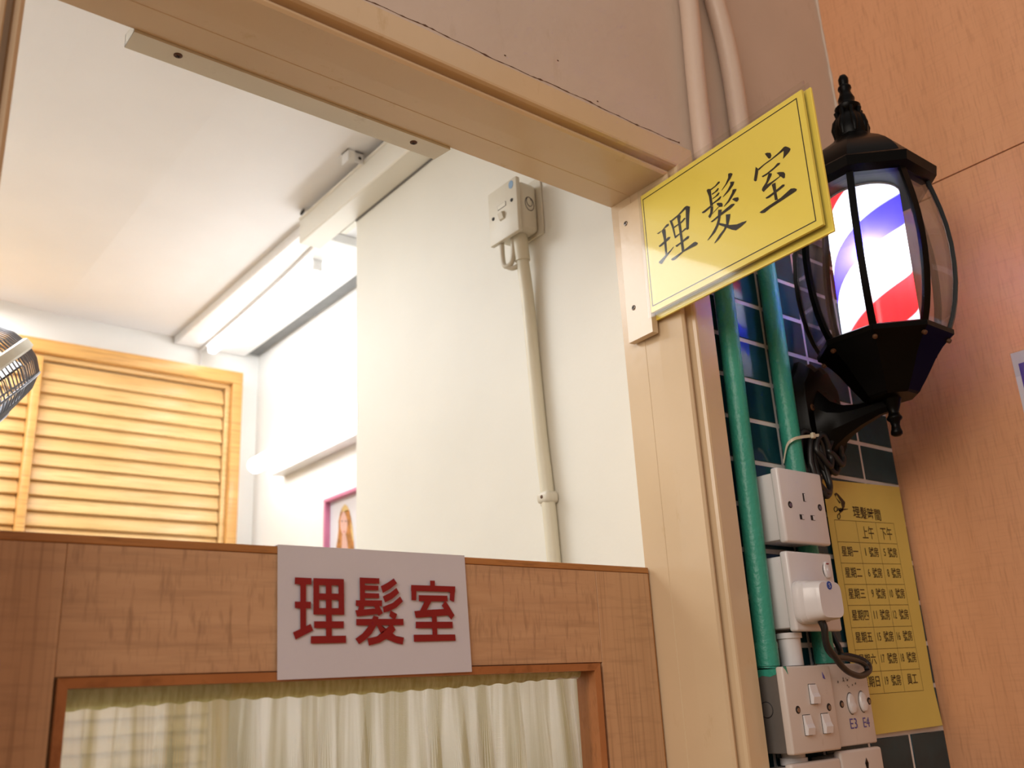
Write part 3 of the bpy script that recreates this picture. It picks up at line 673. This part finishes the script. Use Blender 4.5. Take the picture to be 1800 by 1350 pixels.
for x, z in ((.9063, -.0137), (.8890, -.0439), (.9213, -.0440)): rocker(f3, x, Yf, z, .0122, .0195, 'pvc')
screwhole(f3, .8762, Yf, -.0282); screwhole(f3, .9319, Yf, -.0281)
obj('green_paint_chip', MB().prism([(.8600, Yf-.0004, .0155), (.8655, Yf-.0004, .0155), (.8672, Yf-.0004, .0075), (.8640, Yf-.0004, .0120)], (0, .0003, 0)), 'green', f3)
obj('pen_tick', MB().prism([onY(1445, 1181, Yf-.0004), onY(1449, 1188, Yf-.0004), onY(1451, 1194, Yf-.0004), onY(1447, 1192, Yf-.0004)], (0, .0003, 0)), 'biro', f3)
# two-gang switch
Y2 = .64
s4 = thing('light_switch', (.988, .66, -.071), 'grubby white double switch with two oval keys and pen marks, under the cord loop', 'switch')
obj('back_box', MB().box((.9505, .6485, -.0665), (1.0270, .6764, .0125), .002), 'pvc_old', s4, 40)
f4 = obj('face_plate', MB().box((.9455, Y2, -.0705), (1.0310, Y2+.009, .0163), .002, 3), 'pvc_old', s4, 40)
for x, z in ((.9894, -.0267), (1.0126, -.0257)):
    o = obj('oval_key', MB().lathe([(.0073, -.001), (.0073, .0010), (.0064, .0026), (.003, .0034)], 22, lambda p: Vector((x+p.x*.92, Y2-p.z-(.0012 if p.y < 0 else 0), z+p.y*1.5))), 'pvc', f4, 40)
    disc(o, x, Y2-.0001, z, .0122, 'grey_box', 'key_gap', .62)
screwhole(f4, .9716, Y2, -.0266); screwhole(f4, 1.0265, Y2, -.0256)
pw = lambda a, b_: Vector((a, Y2-.0004, b_)); b = MB()
text_polys(b, 'E3', pw, .9885, -.0478, .0135, .0110); text_polys(b, 'E4', pw, 1.0140, -.0478, .0125, .0105)
obj('pen_marks', b, 'biro', f4, fixn=False)
b = MB()
for k in range(14):
    x, z = .985+random.gauss(0, .010), -.004+random.gauss(0, .006); r_ = random.uniform(.0004, .0016)
    b.poly([(x+r_*math.cos(a)*random.uniform(.6, 1.2), Y2-.0003, z+r_*math.sin(a)*random.uniform(.6, 1.2)) for a in [i*math.pi/4 for i in range(8)]])
obj('scuff_marks', b, 'grey_box', f4, fixn=False)
# two more plates cut by the bottom of the picture
s5 = thing('switch_plate', (.905, .655, -.166), 'white plate at the bottom edge, directly under the triple switch', 'switch')
obj('back_box', MB().box((.866, .645, -.162), (.942, .6764, -.085), .002), 'pvc_old', s5, 40)
obj('face_plate', MB().box((.8600, .635, -.1665), (.9465, .645, -.0800), .003, 3), 'pvc_old', s5, 40)
s6 = thing('switch_plate', (.985, .655, -.162), 'white plate marked with a small black arrow at the bottom edge, under the double switch', 'switch')
obj('back_box', MB().box((.9515, .645, -.158), (1.0245, .6764, -.080), .002), 'pvc_old', s6, 40)
f6 = obj('face_plate', MB().box((.9475, .635, -.1600), (1.0285, .645, -.0742), .003, 3), 'pvc_old', s6, 40)
ya = .6346
obj('arrow_mark', MB().poly([(.9938, ya, -.0990), (.9950, ya, -.0990), (.9952, ya, -.0880), (.9975, ya, -.0890), (.9945, ya, -.0835), (.9912, ya, -.0890), (.9936, ya, -.0880)]), 'ink', f6, fixn=False)

# ------------------------------------------------------------------ lamp cord: plug, lead and the tied bundle
pc = thing('power_cord', (.92, .62, .05), 'black power cord with a white plug, looped over the switches and bundled under the lantern', 'power cord')
b = MB(); vs = []; rows = [(.6295, .0265, .0235), (.6240, .0268, .0238), (.6225, .0258, .0228), (.6165, .0255, .0225), (.6150, .0240, .0215), (.6020, .0225, .0205), (.5985, .0205, .0190)]
cxp, czp = .9195, .0820
for y, wx, hz in rows:
    xo = -.010*(.6295-y)/.031*.0
    for k in range(28):
        th = 2*math.pi*k/28; c_, s_ = math.cos(th), math.sin(th); q = .45
        vs.append((cxp + xo + math.copysign(abs(c_)**q, c_)*wx*(1-.10*(s_+1)/2*0), y, czp + math.copysign(abs(s_)**q, s_)*hz))
n = 28; fs = [[i*n+k, i*n+(k+1) % n, i*n+n+(k+1) % n, i*n+n+k] for i in range(len(rows)-1) for k in range(n)] + [list(range(n)), [len(vs)-n+k for k in range(n)]]
pg = obj('plug', b.add(vs, fs), 'pvc', pc, 40); pg['label'] = 'white three-pin plug'
em = onY(1457.8, 1029, .5982)
e1 = disc(pg, em.x, .5984, em.z, .0046, 'blue', 'round_emblem', 1.0); b = MB()
pe = lambda a, b_: Vector((a, .5978, b_)); text_polys(b, 'S', pe, em.x, em.z, .0032, .0048)
for k in range(12): th = k*math.pi/6; b.box((em.x+.0055*math.cos(th)-.0003, .5981, em.z+.0055*math.sin(th)-.0003), (em.x+.0055*math.cos(th)+.0003, .5984, em.z+.0055*math.sin(th)+.0003))
obj('emblem_marks', b, 'paper', e1, fixn=False)
rc_ = .0034
def w9(x, y, Y): return onY(1280+x/4.5, 1050+y/4.5, Y)
lead = [Vector((.9165, .612, .0605)), w9(765, 240, .610), w9(770, 310, .612), w9(790, 390, .614), w9(850, 480, .616), w9(900, 545, .618), w9(960, 595, .620), w9(1040, 622, .624), w9(1100, 598, .628),
        w9(1118, 560, .632), w9(1098, 520, .636), w9(1040, 485, .640), w9(950, 462, .645), w9(900, 458, .648), (1.0065, .655, .034), (1.0085, .664, .06), (1.0085, .668, .12), (1.0085, .668, .20), (1.020, .665, .26)]
lead2 = [Vector((.9125, .612, .0605)), w9(755, 250, .611), w9(764, 330, .614), w9(785, 410, .617), w9(835, 470, .620), w9(890, 478, .624), w9(960, 488, .628), w9(1035, 508, .631), w9(1085, 540, .631), w9(1100, 575, .629)]
obj('lead', MB().tube(pipe_smooth(lead, 7), rc_, 10).tube(pipe_smooth(lead2, 7), rc_*.9, 10), 'cord', pc, 60)
b = MB(); rnd = random.Random(3)
for k in range(6):                                            # hanks of the folded cord under the back plate
    x0 = 1.010 + .008*k + rnd.uniform(-.004, .004); yy = .660 - .006*(k % 3); zt = .293 + rnd.uniform(-.004, .012); zb = .222 + rnd.uniform(-.006, .022) + .004*k
    hw = .008 + rnd.uniform(0, .006)
    loop = [(x0-hw, yy, (zt+zb)/2), (x0-hw*.7+.003, yy, zt-.006), (x0+.004, yy-.003, zt), (x0+hw*.8+.004, yy-.002, zt-.010), (x0+hw+.006, yy+.001, (zt+zb)/2), (x0+hw+.008, yy, zb+.010), (x0+.008, yy-.003, zb), (x0-hw+.006, yy-.002, zb+.012)]
    pts = [Vector(p) for p in loop]; sm = []
    for i in range(len(pts)):
        p0_, p1_, p2_, p3_ = pts[i-1], pts[i], pts[(i+1) % 8], pts[(i+2) % 8]
        for j in range(5):
            t = j/5; sm.append(.5*((2*p1_) + (p2_-p0_)*t + (2*p0_-5*p1_+4*p2_-p3_)*t*t + (3*p1_-p0_-3*p2_+p3_)*t**3))
    b.tube(sm, .0036, 8, closed=True)
b.tube(pipe_smooth([(1.036, .662, .262), (1.040, .655, .228), (1.024, .652, .215), (1.016, .654, .235)], 6), .0036, 8)
obj('cord_bundle', b, 'cord', pc, 60)
ct = thing('cable_tie', (.99, .648, .288), 'translucent nylon cable tie holding the black cord bundle to the green conduit', 'cable tie')
tp_ = [onY(1378, 812, .668), onY(1384, 783, .660), onY(1395, 772, .652), onY(1410, 768, .649), onY(1428, 766, .647), onY(1440, 765, .645)]
b = MB(); q = pipe_smooth(tp_, 5); vs = []
for p in q: vs += [p+Vector((0, 0, .0019)), p-Vector((0, 0, .0019)), p-Vector((0, -.0010, .0019)), p+Vector((0, .0010, .0019))]
fs = [[i*4+k, i*4+(k+1) % 4, i*4+4+(k+1) % 4, i*4+4+k] for i in range(len(q)-1) for k in range(4)] + [[0, 1, 2, 3], [len(vs)-4+k for k in range(4)]]
obj('strap', b.add(vs, fs), 'tie', ct, 40)
hd = onY(1428, 766, .646); obj('locking_head', MB().box(hd-Vector((.0028, .0030, .0036)), hd+Vector((.0028, .0010, .0036)), .0006, 1), 'tie', ct)

# ------------------------------------------------------------------ yellow timetable on the tiles
YP = .6752
tt = thing('timetable', (1.155, YP, -.065), 'yellow paper haircut timetable in Chinese taped to the dark tiles behind the sockets', 'notice')
b = MB(); nu, nv = 12, 20; c4 = [(1.0575, .2445), (1.2450, .2520), (1.2380, -.0635), (1.0560, -.0655)]
for j in range(nv+1):
    for i in range(nu+1):
        u_, v_ = i/nu, j/nv; x = (c4[0][0]*(1-u_)+c4[1][0]*u_)*(1-v_) + (c4[3][0]*(1-u_)+c4[2][0]*u_)*v_; z = (c4[0][1]*(1-u_)+c4[1][1]*u_)*(1-v_) + (c4[3][1]*(1-u_)+c4[2][1]*u_)*v_
        b.v.append(Vector((x, YP - .0035*max(0, v_-.85)/.15*(.3+.7*u_), z)))
for j in range(nv):
    for i in range(nu): b.f.append([j*(nu+1)+i, j*(nu+1)+i+1, (j+1)*(nu+1)+i+1, (j+1)*(nu+1)+i])
k0 = len(b.v); nq = len(b.f); b.v += [p+Vector((0, .0003, 0)) for p in b.v[:]]; b.f += [[i+k0 for i in f[::-1]] for f in b.f[:nq]]
sh = obj('sheet', b, 'yellow_paper', tt, 180, fixn=False)
yp = YP-.0004; pp = lambda a, b_: Vector((a, yp, b_))
xs = [1.0700, 1.1195, 1.1667, 1.2120]; zs_ = [.1930, .1650, .1382, .1118, .0860, .0592, .0328, .0065, -.0195]
b = MB(); l = .00022
skew = lambda x, z: (x, z + (x-1.07)*(.036 if z > .15 else .036*(z+.02)/.17))
for z in zs_: b.poly([pp(*skew(xs[0], z-l)), pp(*skew(xs[-1], z-l)), pp(*skew(xs[-1], z+l)), pp(*skew(xs[0], z+l))])
yp -= .00002
for x in xs: b.poly([pp(*skew(x-l, zs_[-1])), pp(*skew(x+l, zs_[-1])), pp(*skew(x+l, zs_[0])), pp(*skew(x-l, zs_[0]))])
obj('table_lines', b, 'ink_brown', sh, fixn=False)
b = MB(); text_polys(b, '理髮時間', pp, 1.1495, .2072, .066, .0160, .010); obj('title', b, 'ink_brown', sh, fixn=False)
b = MB(); ps = lambda a, z: pp(*skew(a, z))
for cx_, s in ((1.1440, '上午'), (1.1893, '下午')): text_polys(b, s, ps, cx_, .1785, .0285, .0170)
days = '一二三四五六日'; am = ('1', '6', '9', '11', '15', '17', '19'); pm = ('5', '8', '10', '12', '16', '18', None)
for r_ in range(7):
    zc_ = (zs_[r_+1]+zs_[r_+2])/2 + .0015
    text_polys(b, '星期'+days[r_], ps, 1.0945, zc_, .0375, .0130, .006)
    for cx_, s in ((1.1435, am[r_]), (1.1895, pm[r_])):
        if s is None: text_polys(b, '員工', ps, cx_, zc_, .024, .0125, .006); continue
        wd = .0055*len(s)+.002
        text_polys(b, s, ps, cx_-.0145+(.0015 if len(s) == 1 else 0), zc_, (.0017 if s == '1' else .0046 if len(s) == 1 else .0076), .0098, .0); text_polys(b, '號房', ps, cx_+.0065+(.001 if len(s) > 1 else 0), zc_, .0225, .0130, .006)
obj('table_text', b, 'ink_brown', sh, fixn=False)
def z9(x, y): return onY(1440+x/9, 850+y/9, yp-.0001)
b = MB()
b.poly([z9(*p) for p in ((238, 165), (262, 148), (275, 160), (262, 215), (340, 300), (325, 320))]); b.poly([z9(*p) for p in ((262, 140), (300, 165), (405, 285), (412, 310), (390, 330), (345, 290), (272, 170))])
b.poly([z9(*p) for p in ((345, 300), (410, 300), (402, 370), (340, 465), (322, 450), (365, 380))]); b.poly([z9(*p) for p in ((300, 380), (330, 395), (460, 400), (455, 408), (390, 420), (340, 465), (330, 455), (350, 418), (300, 415))])
for cx_, cy_ in ((262, 405), (312, 520)):
    q = [z9(cx_+ (26*math.cos(a) if cx_ < 300 else 20*math.cos(a)), cy_ + (40*math.sin(a))) for a in [i*math.pi/8 for i in range(16)]]
    b.tube(q, .00055, 5, closed=True)
b.tube([z9(285, 430), z9(320, 400), z9(345, 390)], .0006, 5); b.tube([z9(318, 480), z9(335, 450), z9(350, 430)], .0006, 5)
obj('scissors_and_comb_drawing', b, 'ink_brown', sh, fixn=False)

# ------------------------------------------------------------------ laminated poster on the veneered wall, cut by the right edge
po = thing('poster', (1.2525, .39, .10), 'laminated poster with violet blue print at the right edge on the wooden wall', 'poster')
obj('lamination', MB().box((1.2522, .270, .090), (1.2530, .4925, .3945)), 'paper', po)
obj('print', MB().box((1.2518, .278, .100), (1.2523, .4855, .3785)), 'violet', po)
obj('clear_tape', MB().box((1.2514, .440, .362), (1.2519, .4935, .3955)), 'acrylic', po)

# ------------------------------------------------------------------ inside: isolator box with its conduit
XF = .795
sw = thing('isolator_switch', (.815, .943, .62), 'grimy ivory isolator switch box high on the inner wall above its conduit', 'switch')
fp = obj('face_plate', MB().box((XF, .938, .6450), (XF+.0075, 1.0070, .7345), .0015, 2), 'ivory', sw, 40)
obj('back_box', MB().box((XF+.0075, .9400, .6520), (XI-.0025, 1.0040, .7325), .008, 3), 'ivory', sw, 40)
obj('rear_flange', MB().box((XI-.003, .931, .648), (XI-.0002, 1.010, .745), .001, 1), 'ivory', sw)
for y, z in ((.9500, .6990), (.9960, .6880)): obj('screw', MB().lathe([(.0030, 0), (.0026, .001)], 14, lambda p: Vector((XF-p.z, y+p.x, z+p.y))), 'dark', fp, 50)
obj('blue_sticker', MB().lathe([(.0068, 0), (.0066, .0004)], 20, lambda p: Vector((XF-p.z, .9500+p.x*.8, .7250+p.y))), 'pale_blue', fp, 50)
rk = obj('rocker', MB().prism([(XF, .9690, .6765), (XF-.0025, .9690, .6780), (XF-.0060, .9690, .6870), (XF, .9690, .6900)], (0, .0100, 0)), 'ivory', fp)
lw_ = obj('label_window', MB().box((XF-.0005, .9640, .6965), (XF, .9840, .7040)), 'grey_box', fp); obj('label', MB().box((XF-.0008, .9646, .6970), (XF-.0003, .9832, .7035)), 'ivory', lw_)
b = MB(); sp_ = []
for k in range(40): th = k*.35; rr = .0040+.00017*k; sp_.append((XI-.020+rr*math.cos(th)*.9, .9398, .7020+rr*math.sin(th)*1.2 - .0002*k))
b.tube(sp_, .0006, 5); obj('pencil_scrawl', b, 'grey_box', sw, 60)
b = MB(); b.tube(pipe_smooth([(.804, .990, .652), (.804, .990, .628), (.804, .988, .612), (.806, .982, .606), (.809, .974, .612), (.810, .971, .632), (.810, .970, .652)], 5), .0040, 10)
b.tube(pipe_smooth([(.805, .984, .607), (.811, .976, .602), (.818, .968, .606)], 5), .0038, 10)
obj('cable_loop', b, 'ivory', sw, 60)
cp = thing('conduit_pipe', (.83, .965, -.2), 'ivory conduit running down the inner wall from the isolator box', 'pipe')
obj('tube', MB().tube(pipe_smooth([(.818, .964, .655), (.8215, .9645, .61), (.827, .9645, .55), (.829, .962, .44), (.829, .957, .34), (.829, .950, .25), (.829, .946, .15), (.829, .944, 0), (.829, .943, -.35)], 5), .0095, 16), 'inner_pipe', cp, 60)
obj('coupler', MB().tube([(.8180, .964, .652), (.8215, .9645, .612)], .0115, 16), 'inner_pipe', cp, 60)
for zc_ in (.2535,):
    sd = obj('saddle', MB().box((.8175, .9380, zc_-.0080), (.8395, .9625, zc_+.0080), .005, 3), 'ivory', cp, 40)
    obj('saddle_foot', MB().box((.836, .9600, zc_-.007), (.8398, .9760, zc_+.007), .0015, 2), 'ivory', sd, 40)
    obj('saddle_screw', MB().lathe([(.0028, 0), (.002, .0012)], 12, lambda p: Vector((.8178-p.z, .950+p.x, zc_+p.y))), 'rust', sd, 50)

# ------------------------------------------------------------------ inside: trunking, ceiling batten, wall tube
tk = thing('cable_trunking', (.815, 1.3, .925), 'square ivory cable trunking along the ceiling above the inner wall', 'trunking')
obj('duct', MB().box((.790, .79, .9255), (.8392, 1.648, .9800), .002, 1).box((.8395, YC+.002, .9255), (.852, 1.56, .975)), 'trunking', tk)
obj('lid', MB().box((.7885, .79, .9802), (.8392, 1.650, .9875), .002, 1), 'trunking', tk)
obj('shadow_gap', MB().box((.8375, .79, .9225), (.8402, YC, .9257)), 'gap_shade', tk)
mb_ = thing('mounting_bracket', (.775, 1.38, .98), 'small white bracket with a hole on the ceiling beside the trunking', 'bracket')
q0 = Vector((.775, 1.395, .99))
b = MB().box((.770, 1.375, .9755), (.788, 1.378, .9995)).box((.755, 1.375, .9965), (.788, 1.415, .9998)).box((.755, 1.375, .9755), (.757, 1.40, .9995)); obj('plate', b, 'white_metal', mb_)
obj('hole', MB().lathe([(.0035, 0), (.0033, .0005)], 14, lambda p: Vector((.780+p.x, 1.375-p.z, .9860+p.y))), 'dark', mb_)
obj('hole', MB().lathe([(.011, 0), (.0105, .0006)], 18, lambda p: Vector((.7885-p.z, 1.632+p.x, .9925+p.y*.55))), 'dark', tk)
cl = thing('ceiling_light', (.92, 2.07, .985), 'white ceiling batten light with a lit tube, running from the trunking to the back wall', 'light')
obj('tray', MB().box((.815, 1.685, .9760), (1.0205, YB-.006, .9998), .003, 2), 'white_metal', cl)
obj('tube', MB().tube([(.905, 1.80, .9605), (.905, YB-.06, .9605)], .0125, 16), 'tube', cl, 60)
for y in (1.792, YB-.052): obj('lamp_holder', MB().box((.893, y-.006, .950), (.917, y+.006, .9765), .003), 'white_metal', cl, 40)
obj('supply_cable', MB().tube(pipe_smooth([(.862, 1.70, .972), (.875, 1.9, .9715), (.885, 2.2, .9715), (.890, YB-.02, .9715), (.893, YB-.004, .955), (.893, YB-.004, .925)], 5), .004, 8), 'white_metal', cl, 60)
wl = thing('wall_light', (1.04, 1.9, .6), 'lit fluorescent tube light on the white wall above the pink picture', 'light')
obj('batten', MB().box((1.028, 1.60, .5845), (1.0655, 2.285, .6180), .004, 2), 'white_metal', wl, 40)
obj('tube', MB().tube([(1.002, 1.60, .6220), (1.002, 2.325, .6180)], .0205, 20), 'tube', wl, 60)
for y in (1.62, 2.27): obj('tube_clip', MB().box((1.000, y-.006, .6000), (1.045, y+.006, .6100), .002), 'white_metal', wl)

# ------------------------------------------------------------------ inside: framed portrait
XP = 1.0655
pf = thing('picture_frame', (XP, 1.92, .2), 'pink framed picture of a person with long ginger hair on the white wall', 'picture')
y0, y1, z0, z1 = 1.795, 2.0215, .19, .4725; fwid = .0085
for lo, hi in (((XP-.018, y0, z1-fwid), (XP, y1, z1)), ((XP-.018, y0, z0), (XP, y1, z0+fwid)), ((XP-.018, y0, z0+fwid), (XP, y0+fwid, z1-fwid)), ((XP-.018, y1-fwid, z0+fwid), (XP, y1, z1-fwid))):
    obj('frame_rail', MB().box(lo, hi, .001, 1), 'pink', pf)
ph_ = obj('photo', MB().box((XP-.004, y0+.003, z0+.003), (XP-.001, y1-.003, z1-.003)), 'photo_bg', pf)
def onp(x, y, d): return onX(560+x/10.38, 840+y/10.38, XP-.0045-d)
def pp_(pts, mat, nm, d): obj(nm, MB().poly([onp(x, y, d) for x, y in pts]), mat, ph_, fixn=False)
pp_([(478, 480), (520, 510), (560, 590), (590, 720), (620, 900), (640, 1150), (660, 1420), (300, 1420), (340, 1150), (362, 950), (365, 780), (395, 640), (430, 540)], 'hair', 'printed_hair', 0)
pp_([(478, 480), (520, 510), (552, 590), (500, 585), (465, 610), (425, 640), (432, 540)], 'blonde', 'printed_crown', .0003)
pp_([(585, 800), (610, 860), (640, 1150), (620, 1150), (590, 980)], 'blonde', 'printed_highlight', .0003)
pp_([(452, 600), (482, 640), (520, 760), (528, 850), (515, 970), (485, 1050), (455, 1060), (425, 1010), (398, 900), (392, 800), (415, 680)], 'skin', 'printed_face', .0005)
pp_([(430, 1040), (500, 1040), (520, 1150), (545, 1420), (415, 1420), (425, 1180)], 'skin', 'printed_neck', .0004)
for ex in (428, 492): pp_([(ex-18, 790), (ex, 775), (ex+18, 785), (ex, 805)], 'lash', 'printed_eye', .0008)
pp_([(440, 980), (462, 970), (488, 978), (464, 1000)], 'lip', 'printed_mouth', .0008)

# ------------------------------------------------------------------ inside: pine louvre shutter on the back wall
lv = thing('louvre_shutter', (.5, YB, -.3), 'yellow pine louvre shutter in an orange wooden frame on the back wall', 'shutter')
fx0, fx1, fz0, fz1 = -.16, 1.004, -.32, .913; fwd = .036
def fr(lo, hi, nm='frame_rail', m='louvre_frame'): return obj(nm, MB().box(lo, hi, .003, 2), m, lv, 40)
fr((fx0, YB-.045, fz1-fwd), (fx1, YB, fz1)); fr((fx0, YB-.045, fz0), (fx1, YB, fz0+fwd))
fr((fx0, YB-.0448, fz0+fwd), (fx0+fwd, YB, fz1-fwd)); fr((fx1-.030, YB-.0448, fz0+fwd), (fx1, YB, fz1-fwd), 'frame_stile', 'louvre_frame')
fr((fx0+fwd, YB-.028, fz1-fwd-.012), (fx1-.03, YB, fz1-fwd), 'inner_rail', 'louvre'); fr((fx1-.030-.014, YB-.030, fz0+fwd), (fx1-.030, YB, fz1-fwd-.01), 'inner_rail', 'louvre')
xm = .473
fr((xm-.010, YB-.048, fz0+fwd), (xm+.010, YB-.002, fz1-fwd-.012), 'mullion', 'louvre_frame')
def slats(x0, x1, nm):
    m = MB(); k = 0; z = fz1-fwd-.020; p = .0372
    while z-p > fz0+fwd:
        cz = z-p*.5; a = R(-17); T = Matrix.Translation((0, YB-.017, cz)) @ Matrix.Rotation(a, 4, 'X')
        m.box((x0, -.004, -.0235), (x1, .004, .0235), .003, 2, T); z -= p
    return obj(nm, m, 'louvre', lv, 40)
slats(fx0+fwd, xm-.010, 'slats'); slats(xm+.010, fx1-.046, 'slats')

# ------------------------------------------------------------------ inside: fan cut by the left edge
d0 = ray(-182, 764); fc = d0*(1.5/d0.length)
ax_ = (rt*.70 + dn*.714).normalized(); ax_ = (ax_ - d0.normalized()*ax_.dot(d0.normalized())).normalized(); fu = ax_.cross(d0.normalized()).normalized(); fv = ax_.cross(fu)
fn_ = thing('fan', fc, 'wire-caged fan with an ivory rim at the left edge in front of the louvres', 'fan')
def circ(r, h, n=48): return [fc + ax_*h + fu*r*math.cos(2*math.pi*k/n) + fv*r*math.sin(2*math.pi*k/n) for k in range(n)]
FR = .200
vs = []; nn = 64
for r, h in ((FR, -.0085), (FR+.004, -.006), (FR+.004, .006), (FR, .0085), (FR-.003, .006), (FR-.003, -.006)): vs += circ(r, h, nn)
obj('rim', MB().add(vs, [[i*nn+k, i*nn+(k+1) % nn, ((i+1) % 6)*nn+(k+1) % nn, ((i+1) % 6)*nn+k] for i in range(6) for k in range(nn)]), 'fan_rim', fn_, 50)
for sgn, nm in ((1, 'front_grille'), (-1, 'rear_grille')):
    b = MB()
    prf_ = [(FR-.001, .004), (FR-.004, .022), (FR-.014, .040), (FR-.035, .052), (FR-.08, .060), (.045, .062)]
    for k in range(140):
        th = 2*math.pi*k/140; dv = fu*math.cos(th) + fv*math.sin(th)
        b.tube([fc + dv*r + ax_*h*sgn for r, h in prf_], .0009, 5)
    for r, h in ((FR-.014, .041), (FR-.08, .061), (.045, .063)): b.tube(circ(r, h*sgn), .0016, 6, closed=True)
    obj(nm, b, 'wire', fn_, 60)
b = MB(); b.lathe([(.001, .066), (.044, .066), (.046, .060), (.001, .058)], 24, lambda p: fc + ax_*p.z + fu*p.x + fv*p.y); obj('centre_badge', b, 'fan_rim', fn_, 50)
for k in range(3):
    b = MB(); vs = []
    for i in range(9):
        t = i/8; r = .035 + .145*t; wd = .30 + .35*math.sin(math.pi*(.15+.75*t))
        for s in (-1, 1):
            th = 2*math.pi*k/3 + s*wd*.8; vs.append(fc + (fu*math.cos(th)+fv*math.sin(th))*r + ax_*(.018*s))
    b.add(vs, [[2*i, 2*i+1, 2*i+3, 2*i+2] for i in range(8)]); b.add([p+ax_*.0025 for p in vs], [[2*i, 2*i+1, 2*i+3, 2*i+2] for i in range(8)])
    obj('blade', b, 'fan_blade', fn_, 60)
obj('motor', MB().lathe([(.03, -.16), (.055, -.15), (.062, -.11), (.06, -.066), (.04, -.05), (.035, .03), (.001, .035)], 28, lambda p: fc + ax_*p.z + fu*p.x + fv*p.y), 'fan_rim', fn_, 50)
mt = fc - ax_*.15
obj('wall_arm', MB().tube(pipe_smooth([mt, mt+Vector((-.10, .03, .03)), Vector((-.40, mt.y+.05, mt.z+.02)), Vector((-.599, mt.y+.05, mt.z+.02))], 6), .016, 14), 'fan_rim', fn_, 60)
